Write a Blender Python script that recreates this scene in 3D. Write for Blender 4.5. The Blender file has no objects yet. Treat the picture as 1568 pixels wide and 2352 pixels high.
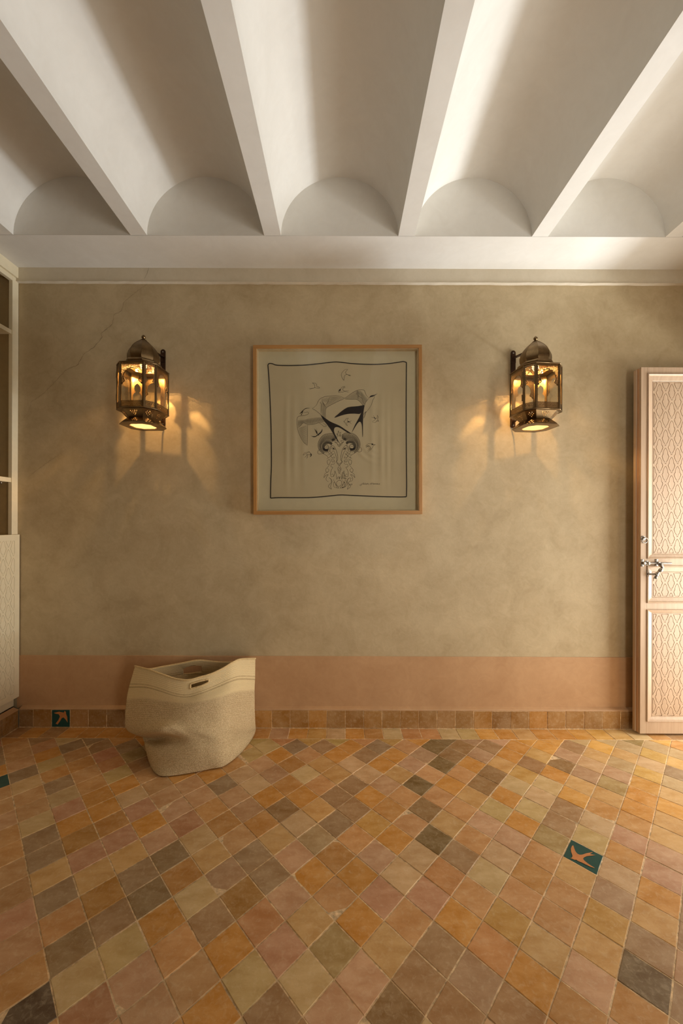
import bpy, bmesh, math, random
from mathutils import Vector, Matrix
from mathutils.geometry import tessellate_polygon
PI = math.pi
SC = bpy.context.scene
# ------------------------------------------------------------------ camera
FPX, CYP, ROLL, CAMH = 877.6, 1198.0, 0.0035, 1.2
cd = bpy.data.cameras.new('camera'); cam = bpy.data.objects.new('camera', cd)
SC.collection.objects.link(cam); SC.camera = cam
cam.location = (0, 0, CAMH); cam.rotation_euler = (PI/2, -ROLL, 0)
cd.sensor_fit = 'HORIZONTAL'; cd.sensor_width = 36; cd.lens = FPX*36/1568
cd.shift_y = (CYP-1176)/1568; cd.clip_start = .02
# ------------------------------------------------------------------ world, lights, exposure
SC.view_settings.view_transform = 'Standard'; SC.view_settings.look = 'None'
SC.view_settings.gamma = 1; SC.view_settings.exposure = 0.15
SC.view_settings.use_curve_mapping = False
wd = bpy.data.worlds.new('world'); SC.world = wd; wd.use_nodes = True
wd.node_tree.nodes['Background'].inputs[0].default_value = (.62, .74, 1, 1)
wd.node_tree.nodes['Background'].inputs[1].default_value = 0.6
def area(name, loc, rot, sx, sy, power, col, spread=PI):
    l = bpy.data.lights.new(name, 'AREA'); l.shape = 'RECTANGLE'; l.size = sx; l.size_y = sy
    l.energy = power; l.color = col; l.spread = spread
    o = bpy.data.objects.new(name, l); SC.collection.objects.link(o)
    o.location = loc; o.rotation_euler = rot; return o
# sunlit terrace paving outside the doorway in the right wall (light comes up from it)
area('terrace_bounce_light', (4.4, 1.7, .05), (PI, 0, 0), 0.8, .9, 222, (.90, .96, 1.0))
# daylight falling through the doorway itself
area('doorway_daylight', (2.85, 1.62, .80), (0, PI/2, 0), 1.5, 1.1, 52, (1, .94, .82))
# added soft fill lamp behind the camera; the rear wall has no opening
area('rear_fill_light', (1.68, -1.5, 1.1), (math.radians(93), 0, math.radians(20)), .8, 1.5, 11, (1, .92, .79), math.radians(95))

# ------------------------------------------------------------------ helpers
def W(px, py, y):
    """photo pixel at depth y -> world point"""
    a, b = px-784, py-1176
    c, s = math.cos(ROLL), math.sin(ROLL)
    X = c*a+s*b; Z = -s*a+c*b-(CYP-1176)
    return Vector((X*y/FPX, y, CAMH-Z*y/FPX))
def G(px, py, z=0.0):
    a, b = px-784, py-1176
    c, s = math.cos(ROLL), math.sin(ROLL)
    X = c*a+s*b; Z = -s*a+c*b-(CYP-1176)
    y = (CAMH-z)*FPX/Z
    return Vector((X*y/FPX, y, z))
def P2(p):
    X = p[0]*FPX/p[1]; Z = (CAMH-p[2])*FPX/p[1]+(CYP-1176)
    c, s = math.cos(ROLL), math.sin(ROLL)
    return (784+c*X-s*Z, 1176+s*X+c*Z)
def link(o, parent=None):
    SC.collection.objects.link(o)
    if parent is not None: o.parent = parent
    return o
def tag(o, label=None, cat=None, group=None, kind=None):
    if label: o['label'] = label
    if cat: o['category'] = cat
    if group: o['group'] = group
    if kind: o['kind'] = kind
    return o
def empty(name, loc=(0, 0, 0), rot=(0, 0, 0)):
    o = bpy.data.objects.new(name, None); o.location = loc; o.rotation_euler = rot
    return link(o)
def mesh_obj(name, vs, fs, mat, parent=None, smooth=False):
    me = bpy.data.meshes.new(name); me.from_pydata([tuple(v) for v in vs], [], fs); me.update()
    if mat: me.materials.append(mat)
    if smooth: me.polygons.foreach_set('use_smooth', [True]*len(me.polygons))
    return link(bpy.data.objects.new(name, me), parent)
def bm_obj(name, bm, mat, parent=None, smooth=False, autosm=None):
    me = bpy.data.meshes.new(name); bm.to_mesh(me); bm.free()
    if mat: me.materials.append(mat)
    if smooth: me.polygons.foreach_set('use_smooth', [True]*len(me.polygons))
    if autosm:
        me.polygons.foreach_set('use_smooth', [True]*len(me.polygons)); me.set_sharp_from_angle(angle=autosm)
    return link(bpy.data.objects.new(name, me), parent)
def bx(bm, x0, x1, y0, y1, z0, z1, bev=0):
    b = bmesh.new(); r = bmesh.ops.create_cube(b, size=1)
    for v in b.verts:
        v.co = Vector((x0 if v.co.x < 0 else x1, y0 if v.co.y < 0 else y1, z0 if v.co.z < 0 else z1))
    if bev: bmesh.ops.bevel(b, geom=b.edges[:], offset=bev, segments=2, affect='EDGES', profile=.5)
    join(bm, b)
def join(bm, b, M=None):
    if M is not None: bmesh.ops.transform(b, matrix=M, verts=b.verts)
    me = bpy.data.meshes.new('tmp'); b.to_mesh(me); b.free(); bm.from_mesh(me); bpy.data.meshes.remove(me)
def box(name, x0, x1, y0, y1, z0, z1, mat, parent=None, bev=0):
    bm = bmesh.new(); bx(bm, x0, x1, y0, y1, z0, z1, bev); return bm_obj(name, bm, mat, parent)
def lathe(bm, prof, seg, loc=(0, 0, 0), phase=0, cap=True, M=None):
    rings = []; b = bmesh.new()
    for r, z in prof:
        rings.append([b.verts.new((r*math.cos(phase+2*PI*i/seg), r*math.sin(phase+2*PI*i/seg), z)) for i in range(seg)])
    for a, c in zip(rings, rings[1:]):
        for i in range(seg): b.faces.new((a[i], a[(i+1) % seg], c[(i+1) % seg], c[i]))
    if cap: b.faces.new(rings[0][::-1]); b.faces.new(rings[-1])
    bmesh.ops.recalc_face_normals(b, faces=b.faces)
    join(bm, b, (M if M is not None else Matrix.Identity(4)) if not any(loc) else Matrix.Translation(loc) @ (M or Matrix.Identity(4)))
def tube(bm, pts, r, seg=10, cap=True):
    pts = [Vector(p) for p in pts]; b = bmesh.new(); rings = []; n = len(pts)
    up = Vector((0, 0, 1))
    for i, p in enumerate(pts):
        t = (pts[min(i+1, n-1)]-pts[max(i-1, 0)]).normalized()
        u = up if abs(t.dot(up)) < .95 else Vector((1, 0, 0))
        a = t.cross(u).normalized(); c = t.cross(a).normalized()
        rr = r[i] if isinstance(r, (list, tuple)) else r
        rings.append([b.verts.new(p+rr*(math.cos(2*PI*k/seg)*a+math.sin(2*PI*k/seg)*c)) for k in range(seg)])
    for a, c in zip(rings, rings[1:]):
        for i in range(seg): b.faces.new((a[i], a[(i+1) % seg], c[(i+1) % seg], c[i]))
    if cap: b.faces.new(rings[0][::-1]); b.faces.new(rings[-1])
    bmesh.ops.recalc_face_normals(b, faces=b.faces); join(bm, b)
def cr(p0, p1, p2, p3, t):
    return .5*((2*p1)+(p2-p0)*t+(2*p0-5*p1+4*p2-p3)*t*t+(3*p1-p0-3*p2+p3)*t**3)
def spline(pts, k=6):
    pts = [Vector(p) for p in pts]; o = []; n = len(pts)
    for i in range(n-1):
        for j in range(k):
            o.append(cr(pts[max(i-1, 0)], pts[i], pts[i+1], pts[min(i+2, n-1)], j/k))
    o.append(pts[-1]); return o
def resample(pts, n):
    L = [0]
    for a, b in zip(pts, pts[1:]): L.append(L[-1]+(b-a).length)
    o = []; j = 0
    for i in range(n):
        d = L[-1]*i/(n-1)
        while j < len(L)-2 and L[j+1] < d: j += 1
        f = (d-L[j])/max(1e-9, L[j+1]-L[j]); o.append(pts[j].lerp(pts[j+1], min(1, max(0, f))))
    return o
def plate_mesh(name, outer, holes, thick):
    """flat plate in XY with holes, thickness along Z (one mesh)"""
    cu = bpy.data.curves.new(name, 'CURVE'); cu.dimensions = '2D'; cu.fill_mode = 'BOTH'; cu.extrude = thick/2
    for poly in (outer if isinstance(outer[0][0], (tuple, list)) else [outer])+holes:
        s = cu.splines.new('POLY'); s.points.add(len(poly)-1)
        for q, p in zip(s.points, poly): q.co = (p[0], p[1], 0, 1)
        s.use_cyclic_u = True
    o = bpy.data.objects.new(name, cu); me = bpy.data.meshes.new_from_object(o)
    bpy.data.objects.remove(o); bpy.data.curves.remove(cu); return me
def clip(poly, a, b, c):      # keep a*x+b*y<=c
    o = []
    for i in range(len(poly)):
        p, q = poly[i], poly[(i+1) % len(poly)]
        dp, dq = a*p[0]+b*p[1]-c, a*q[0]+b*q[1]-c
        if dp <= 0: o.append(p)
        if (dp < 0 < dq) or (dq < 0 < dp):
            t = dp/(dp-dq); o.append((p[0]+t*(q[0]-p[0]), p[1]+t*(q[1]-p[1])))
    return o
def lin(c):
    return tuple(((v/255)/12.92 if v/255 <= .04045 else ((v/255+.055)/1.055)**2.4) for v in c)
# ------------------------------------------------------------------ materials
class NT:
    def __init__(s, name):
        s.m = bpy.data.materials.new(name); s.m.use_nodes = True; s.t = s.m.node_tree
        s.b = s.t.nodes['Principled BSDF']; s.o = s.t.nodes['Material Output']
    def n(s, typ, **kw):
        x = s.t.nodes.new(typ)
        for k, v in kw.items():
            if isinstance(k, str) and k.startswith('i_'): x.inputs[k[2:].replace('_', ' ')].default_value = v
            else: setattr(x, k, v)
        return x
    def l(s, a, b): s.t.links.new(a, b)
    def math(s, op, a, b=None, c=None):
        x = s.n('ShaderNodeMath', operation=op)
        for i, v in enumerate((a, b, c)):
            if v is None: continue
            if isinstance(v, (int, float)): x.inputs[i].default_value = v
            else: s.l(v, x.inputs[i])
        return x.outputs[0]
    def noise(s, scale, detail=4, rough=.55, co=None, dist=0):
        x = s.n('ShaderNodeTexNoise'); x.inputs['Scale'].default_value = scale
        x.inputs['Detail'].default_value = detail; x.inputs['Roughness'].default_value = rough
        x.inputs['Distortion'].default_value = dist
        if co is not None: s.l(co, x.inputs['Vector'])
        return x.outputs['Fac']
    def ramp(s, fac, stops):
        x = s.n('ShaderNodeValToRGB'); e = x.color_ramp.elements
        while len(e) < len(stops): e.new(.5)
        for q, (p, c) in zip(e, stops): q.position = p; q.color = (*c, 1) if len(c) == 3 else c
        s.l(fac, x.inputs[0]); return x.outputs[0]
    def mix(s, f, a, b, mode='MIX'):
        x = s.n('ShaderNodeMix', data_type='RGBA', blend_type=mode)
        for sock, v in ((x.inputs[0], f), (x.inputs[6], a), (x.inputs[7], b)):
            if isinstance(v, (int, float)): sock.default_value = v
            elif isinstance(v, tuple): sock.default_value = (*v, 1)
            else: s.l(v, sock)
        return x.outputs[2]
    def bump(s, h, strength, dist=.002, nrm=None):
        x = s.n('ShaderNodeBump'); x.inputs['Strength'].default_value = strength; x.inputs['Distance'].default_value = dist
        s.l(h, x.inputs['Height'])
        if nrm is not None: s.l(nrm, x.inputs['Normal'])
        s.l(x.outputs[0], s.b.inputs['Normal']); return x.outputs[0]
    def obj(s, scale=(1, 1, 1)):
        tc = s.n('ShaderNodeTexCoord'); mp = s.n('ShaderNodeMapping'); mp.inputs['Scale'].default_value = scale
        s.l(tc.outputs['Object'], mp.inputs['Vector']); return mp.outputs[0]
def simple(name, rgb, rough=.5, metal=0, var=.06, nscale=30, bump=0, spec=.5):
    t = NT(name); co = t.obj(); f = t.noise(nscale, 4, .6, co)
    a = lin(rgb); t.l(t.ramp(f, [(.3, tuple(max(0, v*(1-var*2)) for v in a)), (.7, tuple(min(1, v*(1+var)) for v in a))]), t.b.inputs['Base Color'])
    t.b.inputs['Roughness'].default_value = rough; t.b.inputs['Metallic'].default_value = metal
    t.b.inputs['Specular IOR Level'].default_value = spec
    if bump: t.bump(f, bump)
    return t.m
def plaster(name, c0, c1, rough, scale, bmp, stretch=(1, 1, 1), spec=.3, streak=0):
    t = NT(name); co = t.obj(stretch)
    f1 = t.noise(scale, 8, .62, co, .6); f2 = t.noise(scale*5, 6, .6, co, 1.2); f3 = t.noise(scale*.35, 3, .5, co)
    f = t.math('ADD', t.math('MULTIPLY', f1, .5), t.math('ADD', t.math('MULTIPLY', f2, .25), t.math('MULTIPLY', f3, .25)))
    t.l(t.ramp(f, [(.38, lin(c0)), (.62, lin(c1))]), t.b.inputs['Base Color'])
    t.b.inputs['Roughness'].default_value = rough; t.b.inputs['Specular IOR Level'].default_value = spec
    t.bump(t.math('ADD', f1, t.math('MULTIPLY', f2, .4)), bmp, .004); return t.m
M_WHITE = plaster('lime_white', (222, 219, 212), (231, 229, 223), .85, 3, .10)
M_WALL = plaster('tadelakt_beige', (177, 158, 124), (199, 181, 147), .5, 5.5, .32)
M_DADO = plaster('tadelakt_terracotta', (183, 143, 104), (199, 160, 120), .55, 4, .25)
M_CORN = plaster('cornice_plaster', (205, 194, 172), (216, 206, 186), .7, 6, .2)
M_LIP = plaster('cornice_lip', (216, 206, 186), (228, 220, 204), .7, 12, .3)
M_ROOM = simple('plain_plaster', (205, 188, 158), .8)
M_GROUT = simple('grout', (224, 194, 152), .9, var=.25, nscale=60, bump=.4)
def tile_mat():
    t = NT('zellige'); at = t.n('ShaderNodeAttribute', attribute_name='tint')
    co = t.obj(); st = t.obj((1, 2.2, 1))
    f1 = t.noise(11, 6, .6, st, .25); f2 = t.noise(60, 8, .72, co, .8); f3 = t.noise(260, 3, .6, co)
    c = t.mix(t.ramp(f1, [(.36, (0, 0, 0)), (.64, (1, 1, 1))]), t.mix(1.0, at.outputs['Color'], (.86, .82, .78), 'MULTIPLY'), t.mix(.08, at.outputs['Color'], (.95, .86, .66)))
    c = t.mix(t.math('MULTIPLY', t.ramp(f2, [(.50, (0, 0, 0)), (.70, (1, 1, 1))]), .55), c, t.mix(.42, c, (.78, .66, .46)))
    c = t.mix(t.math('MULTIPLY', t.ramp(f3, [(.70, (0, 0, 0)), (.74, (1, 1, 1))]), .5), c, (.09, .05, .02))
    t.l(c, t.b.inputs['Base Color'])
    r = t.n('ShaderNodeMapRange'); r.inputs['To Min'].default_value = .42; r.inputs['To Max'].default_value = .62
    t.l(f2, r.inputs['Value']); t.l(r.outputs[0], t.b.inputs['Roughness'])
    t.b.inputs['Specular IOR Level'].default_value = .4
    t.bump(t.math('ADD', f1, t.math('MULTIPLY', f2, .35)), .35, .003); return t.m
M_TILE = tile_mat()
M_TEAL = simple('teal_glaze', (13, 74, 70), .35, var=.12, nscale=25, bump=.1)
M_BIRD = simple('unglazed_clay_motif', (196, 128, 74), .5, var=.06, nscale=40)
def wood(name, c0, c1, axis=2, rough=.5):
    t = NT(name); sc = [22, 22, 22]; sc[axis] = 1.2
    f = t.noise(3, 8, .65, t.obj(tuple(sc)), .3); t.l(t.ramp(f, [(.3, lin(c0)), (.7, lin(c1))]), t.b.inputs['Base Color'])
    t.b.inputs['Roughness'].default_value = rough; t.bump(f, .08); return t.m
M_DOOR = wood('pale_beech', (176, 149, 122), (194, 168, 140))
M_DOORE = wood('door_edge_wood', (168, 126, 88), (190, 146, 106))
M_FRAME_V = wood('frame_wood_v', (160, 112, 58), (182, 134, 74), 2)
M_FRAME_H = wood('frame_wood_h', (160, 112, 58), (182, 134, 74), 0)
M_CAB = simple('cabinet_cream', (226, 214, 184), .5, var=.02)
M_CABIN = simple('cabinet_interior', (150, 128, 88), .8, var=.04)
M_STEEL = simple('aged_steel', (150, 145, 138), .38, 1, .25, 60, .15)
def brass():
    t = NT('antique_brass'); co = t.obj(); f = t.noise(14, 5, .6, co)
    t.l(t.ramp(f, [(.3, (.14, .09, .042)), (.7, (.28, .19, .095))]), t.b.inputs['Base Color'])
    t.b.inputs['Metallic'].default_value = 1; t.b.inputs['Roughness'].default_value = .36; t.bump(t.noise(120, 3, .5, co), .06); return t.m
M_BRASS = brass()
M_IRON = simple('bracket_iron', (70, 48, 34), .45, .8, .15, 50, .1)
def glass(name, tint=(1, 1, 1), gl=.06, rough=.02):
    t = NT(name); tr = t.n('ShaderNodeBsdfTransparent'); tr.inputs[0].default_value = (*tint, 1)
    g = t.n('ShaderNodeBsdfGlossy'); g.inputs['Roughness'].default_value = rough; g.inputs[0].default_value = (1, 1, 1, 1)
    lw = t.n('ShaderNodeFresnel'); lw.inputs[0].default_value = 1.45
    mx = t.n('ShaderNodeMixShader'); t.l(t.math('MULTIPLY', lw.outputs[0], gl), mx.inputs[0])
    t.l(tr.outputs[0], mx.inputs[1]); t.l(g.outputs[0], mx.inputs[2]); t.l(mx.outputs[0], t.o.inputs[0]); return t.m
M_GLASS = glass('lantern_glass', (.97, .95, .90), .5, .06)
M_PICGLASS = glass('picture_glass', (.98, .98, .97), .6)
def frosted():
    t = NT('frosted_glass'); tr = t.n('ShaderNodeBsdfTranslucent'); tr.inputs[0].default_value = (.66, .60, .48, 1)
    d = t.n('ShaderNodeBsdfTransparent'); d.inputs[0].default_value = (.62, .58, .50, 1)
    mx = t.n('ShaderNodeMixShader'); mx.inputs[0].default_value = .55
    t.l(tr.outputs[0], mx.inputs[2]); t.l(d.outputs[0], mx.inputs[1]); t.l(mx.outputs[0], t.o.inputs[0]); return t.m
M_FROST = frosted()
def bulbm():
    t = NT('glowing_bulb'); e = t.n('ShaderNodeEmission'); e.inputs[0].default_value = (1, .66, .26, 1); e.inputs[1].default_value = 14
    d = t.n('ShaderNodeBsdfTransparent'); mx = t.n('ShaderNodeMixShader'); mx.inputs[0].default_value = .6
    t.l(d.outputs[0], mx.inputs[1]); t.l(e.outputs[0], mx.inputs[2]); t.l(mx.outputs[0], t.o.inputs[0]); return t.m
M_BULB = bulbm()
M_MAT = simple('mount_board', (214, 204, 174), .9, var=.02)
M_SCARF = simple('silk_scarf', (206, 191, 158), .6, var=.03, nscale=6)
M_INK = simple('black_ink', (28, 22, 22), .7, var=.05)
M_BLACK = simple('dark_crack', (92, 74, 50), .9)
# ------------------------------------------------------------------ room constants
YW, YC, YS, YB = 2.245, 2.228, 2.217, 2.110      # wall plane, cornice face, skirting face, border/field joint
H = 2.676; Y0 = -1.6; XL, XR = -1.90, 2.17; YL = 1.975
# ------------------------------------------------------------------ structure
wall_back = tag(box('wall_back', -2.4, XR+.3, YW, YW+.15, -.05, 3.2, M_WALL), kind='structure')
dado = box('dado', XL, XR, YW-.004, YW+.01, .1, W(784, 1507, YW)[2], M_DADO, wall_back, .002)
rng = random.Random(4)
def crack(pts, w, parent, y, name='crack'):
    P = []
    base = [W(px, py, y) for px, py in pts]
    for a, b in zip(base, base[1:]):
        n = max(2, int((b-a).length/.008))
        for i in range(n):
            q = a.lerp(b, i/n); q.x += rng.uniform(-.0022, .0022); q.z += rng.uniform(-.0022, .0022); P.append(q)
    vs = []; fs = []
    for i, q in enumerate(P):
        t = (P[min(i+1, len(P)-1)]-P[max(0, i-1)]).normalized(); n = Vector((-t.z, 0, t.x))
        ww = w*rng.uniform(.4, 1.1)*math.sin(PI*min(1, (i+1)/len(P)*.9+.08))
        vs += [q+n*ww/2, q-n*ww/2]
        if i: k = 2*i; fs.append((k-2, k-1, k+1, k))
    return mesh_obj(name, vs, fs, M_BLACK, parent)
crack([(343, 648), (310, 672), (285, 693), (278, 715), (262, 722), (258, 745), (232, 765), (235, 775), (215, 798), (193, 812), (178, 838), (150, 850), (128, 875), (108, 895), (95, 908), (72, 922), (66, 945), (50, 965), (38, 978)], .0016, wall_back, YW-.0012)
crack([(62, 1098), (90, 1075), (150, 1035)], .001, wall_back, YW-.0012)
# cornice between wall and ceiling
bm = bmesh.new(); bx(bm, XL, XR, YC, YW+.01, H-.082, H+.01, .002)
trim_1 = tag(bm_obj('trim_1', bm, M_CORN), kind='structure')
bm = bmesh.new(); n = 90; vs = []; fs = []
for i in range(n+1):
    x = XL+(XR-XL)*i/n; z = H-.083+rng.uniform(-.0012, .0012); e = rng.uniform(0, .002)
    vs += [(x, YC-.003-e, z+.002), (x, YC-.004-e, z), (x, YW, z-.001+rng.uniform(-.001, .001)), (x, YC+.003, z+.003)]
    if i:
        a, b = 4*(i-1), 4*i
        fs += [(a, b, b+1, a+1), (a+1, b+1, b+2, a+2), (a+3, b+3, b, a)]
mesh_obj('plaster_lip', vs, fs, M_LIP, trim_1)
crack([(343, 612), (335, 632), (330, 646)], .0012, trim_1, YC-.001)
# ceiling: beams, barrel vaults and lunettes
ceiling = tag(box('ceiling', -2.4, XR+.3, Y0-.1, YW+.1, H+.36, H+.46, M_WHITE), kind='structure')
cxs = [-2.087, -1.397, -.707, -.015, .675, 1.364, 2.054]; R = .303
box('soffit', -2.4, XR+.3, YL, YW+.05, H, H+.03, M_WHITE, ceiling)
edges = [-2.4]+[v for c in cxs for v in (c-R, c+R)]+[XR+.3]
for k in range(0, len(edges), 2):
    a, b = edges[k], edges[k+1]
    if b-a > .01: box('beam', a, b, Y0, YL+.001, H, H+.05, M_WHITE, ceiling)
for c in cxs:
    n = 48; vs = []; fs = []
    for i in range(n+1):
        t = PI*i/n; x = c-R*math.cos(t); z = H+R*math.sin(t)*1.0
        vs += [(x, YL, z), (x, Y0, z)]
        if i: a = 2*(i-1); fs.append((a, a+1, a+3, a+2))
    mesh_obj('vault', vs, fs, M_WHITE, ceiling, True)
    vs = [(c, YL-.001, H)]+[(c-R*math.cos(PI*i/n), YL-.001, H+R*math.sin(PI*i/n)) for i in range(n+1)]
    mesh_obj('lunette', vs, [(0, i+1, i+2) for i in range(n)], M_WHITE, ceiling)
# left, right and rear walls
wl = tag(box('wall_left', -2.45, -2.35, Y0-.1, YW+.1, -.05, 3.2, M_ROOM), kind='structure')
bm = bmesh.new()
DY0, DY1, DH = 1.2, 2.135, 2.05
bx(bm, XR, XR+.3, Y0, DY0, -.05, 3.2); bx(bm, XR, XR+.3, DY1, YW, -.05, 3.2); bx(bm, XR, XR+.3, DY0, DY1, DH, 3.2)
tag(bm_obj('wall_right', bm, M_ROOM), kind='structure')
tag(box('wall_rear', -2.4, XR+.3, Y0-.1, Y0, -.05, 3.2, M_ROOM), kind='structure')
# ------------------------------------------------------------------ floor and tiles
floor = tag(box('floor', -2.4, XR+.6, Y0-.1, YW+.1, -.06, -.0011, M_GROUT), kind='structure')
COL = dict(o=(204, 143, 60), p=(203, 158, 120), g=(160, 130, 94), d=(128, 101, 54), b=(170, 126, 78), w=(206, 176, 124),
           l=(184, 156, 88), y=(220, 168, 80), r=(192, 135, 102), t=(196, 151, 100), k=(80, 58, 38))
LABELS = {
 (0, 1650, 4): "180,215 tb;180,295 t;200,380 tp;40,290 t;430,215 tr;450,340 o;610,195 w;670,245 g;860,200 g;940,240 gb;720,310 tb;480,410 wl;760,400 ot;1000,320 r;1020,400 ro;1150,200 ot;1190,240 g;1240,330 lg;240,490 g;20,480 o;520,500 ot;780,470 t;1090,500 lw;1290,410 b;1400,500 t;250,570 wt;560,600 g;840,600 to;1150,610 o;1440,620 t;40,660 t;280,680 t;590,720 wg;900,700 o;1210,720 wp;1500,700 tp;300,800 t;650,830 rp;960,810 o;1290,840 rp;1520,850 t;60,790 t;60,930 pt;350,930 w;690,920 o;1010,980 ob;1360,970 o;380,1070 g;740,1090 od;1100,1100 rp;1450,1090 p;90,1060 to;100,1210 to;420,1210 g;810,1230 rp;1180,1250 wo;130,1350 to;510,1330 o;870,1350 t;1270,1350 g;1500,1250 bg",
 (392, 1650, 4): "900,250 wl;1040,220 ro;1150,260 g;1310,225 lo;1410,270 gb;750,340 lw;1000,340 o;850,440 pt;1280,340 po;1530,340 o;600,420 ot;1060,440 ob;960,520 pb;1390,430 ow;1240,520 w;400,530 o;480,620 g;670,540 pw;780,620 wp;1090,620 ob;1490,530 ot;170,630 tp;270,720 pt;580,740 tp;900,730 o;1210,740 o;1380,620 op;1500,730 gb;370,850 to;700,850 bp;1030,850 bd;1360,840 ow;60,860 p;150,970 rb;500,970 ob;840,980 ob;1180,980 wp;1480,980 gb;270,1110 wt;620,1110 t;980,1120 wo;1340,1120 gw;60,1190 gd;370,1250 wo;750,1260 g;1130,1270 p;1480,1280 ob;120,1340 ob;500,1370 gp;900,1360 gb",
 (784, 1650, 4): "100,260 o;350,260 g;470,230 lo;230,220 or;600,270 po;720,225 o;860,260 d;960,215 d;1110,265 bd;1210,225 gp;1390,250 gb;1520,300 oy;230,350 gb;500,340 o;760,350 gp;1030,345 bd;1300,340 pg;1470,420 ow;20,350 o;90,430 pw;370,430 o;650,440 p;930,430 d;1200,430 o;20,520 ow;240,530 pw;530,520 ow;820,520 po;1110,520 op;1400,510 bd;120,620 bg;400,620 pt;700,620 d;1010,610 o;1300,610 bd;1540,590 w;20,710 bg;260,730 o;570,740 op;890,730 po;1200,720 ow;1490,700 ow;120,850 bg;430,850 ob;770,850 db;1090,850 op;1420,850 lw;280,970 ol;630,980 po;980,970 wo;1310,970 p;1540,950 o;20,980 g;140,1110 op;480,1110 o;840,1120 d;1200,1120 op;1490,1100 po;40,1260 ob;320,1250 p;690,1260 wp;1060,1270 gb;1450,1270 pw;150,1360 o;500,1360 wg;920,1370 ro;1340,1370 wl",
 (1176, 1650, 4): "90,230 o;190,200 oy;340,200 oy;330,270 oy;260,340 yw;590,250 bg;640,200 w;830,250 y;880,200 w;530,330 pg;780,330 wo;200,410 b;470,420 db;740,400 pw;1060,330 wo;1080,250 wg;1150,200 dl;1310,240 wg;1320,330 ly;1290,400 wp;1020,410 wg;1440,200 y;1530,290 wg;50,330 o;130,480 lo;420,510 o;690,490 pg;980,510 pg;1260,490 yl;1500,380 wo;330,590 w;640,590 wo;930,600 lg;1230,570 oy;1500,450 yw;1480,570 wg;60,620 w;260,690 wp;580,710 oy;880,710 ow;1190,680 o;1460,690 wo;40,730 o;170,830 wl;510,830 bg;840,830 ot;1160,820 o;1460,810 oy;110,960 o;430,960 bg;770,950 wp;1120,960 ot;1430,950 ow;30,1150 p;350,1110 lg;710,1110 wl;1070,1110 pr;1420,1080 wo;270,1240 op;1010,1240 ob;1390,1230 wo;960,1370 pw;1420,1350 p;190,1380 ob;560,1370 ow",
 (0, 2000, 4): "150,170 bt;480,100 wo;510,240 g;870,100 wo;930,250 od;1280,120 g;1370,250 dg;60,60 t;170,360 rp;580,450 op;1030,460 gb;1430,450 o;190,640 pb;640,740 gd;1130,720 wl;1480,750 op;210,900 to;720,1000 w;1230,980 p;260,1200 k;820,1250 rb;1350,1200 pt",
 (392, 2000, 4): "130,60 ob;220,240 w;500,120 gp;650,240 do;900,120 g;60,420 o;370,460 gb;810,480 ro;1080,230 p;1310,110 o;1460,220 op;130,700 op;530,740 o;1000,740 rp;1270,480 wo;210,900 p;710,980 wl;1240,1000 w;1430,730 ol;350,1200 o;920,1200 gb;1450,1250 p;50,1250 t",
 (784, 2000, 4): "130,100 o;370,250 rp;540,100 wp;780,260 rp;930,110 or;1200,230 op;1340,110 w;1060,440 o;180,460 o;600,480 op;890,700 gb;400,720 wo;200,980 p;700,1000 bg;1200,980 gp;1340,700 or;60,700 lg;1480,220 p;1450,480 ol;460,1230 db;1030,1260 b;1500,1230 o;70,1250 p",
 (1176, 2000, 4): "130,120 ob;500,230 op;550,110 ow;900,240 gp;950,100 pw;1330,250 o;1350,100 pr;100,300 po;370,450 op;800,450 ol;1280,460 ow;60,560 ol;280,750 wo;730,750 ow;1220,740 gb;190,980 o;650,1000 p;1160,1000 dk;1530,600 gb;1530,880 bp;540,1230 bo;1080,1230 ob;1500,1200 gb;100,1260 b"}
TS, TH, U0, V0 = .0874086*CAMH, .7889592, -1.33377, -.176115
ct, sn = math.cos(TH), math.sin(TH)
def lat(p): return ((ct*p[0]+sn*p[1])/TS-U0, (-sn*p[0]+ct*p[1])/TS-V0)
def unlat(u, v): u += U0; v += V0; return ((ct*u-sn*v)*TS, (sn*u+ct*v)*TS)
tcode = {}
for (ox, oy, s), txt in LABELS.items():
    for e in txt.split(';'):
        q, code = e.split(); a, b = map(float, q.split(','))
        g = G(ox+a/s, oy+b/s); u, v = lat(g); tcode[(math.floor(u), math.floor(v))] = code
teal = {}
for nm, (a, b) in dict(right=(1337, 1968), left=(8, 1790), edge=(1582, 2010)).items():
    u, v = lat(G(a, b)); teal[(math.floor(u), math.floor(v))] = nm
def mixcol(code, r):
    cs = [lin(COL[k]) for k in code]
    w = [1.3, 1][:len(cs)]; c = [sum(q[i]*w[j] for j, q in enumerate(cs))/sum(w[:len(cs)]) for i in range(3)]
    f = r.uniform(.93, 1.07); return tuple(min(1, v*f) for v in c)
GAP = .0014
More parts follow.
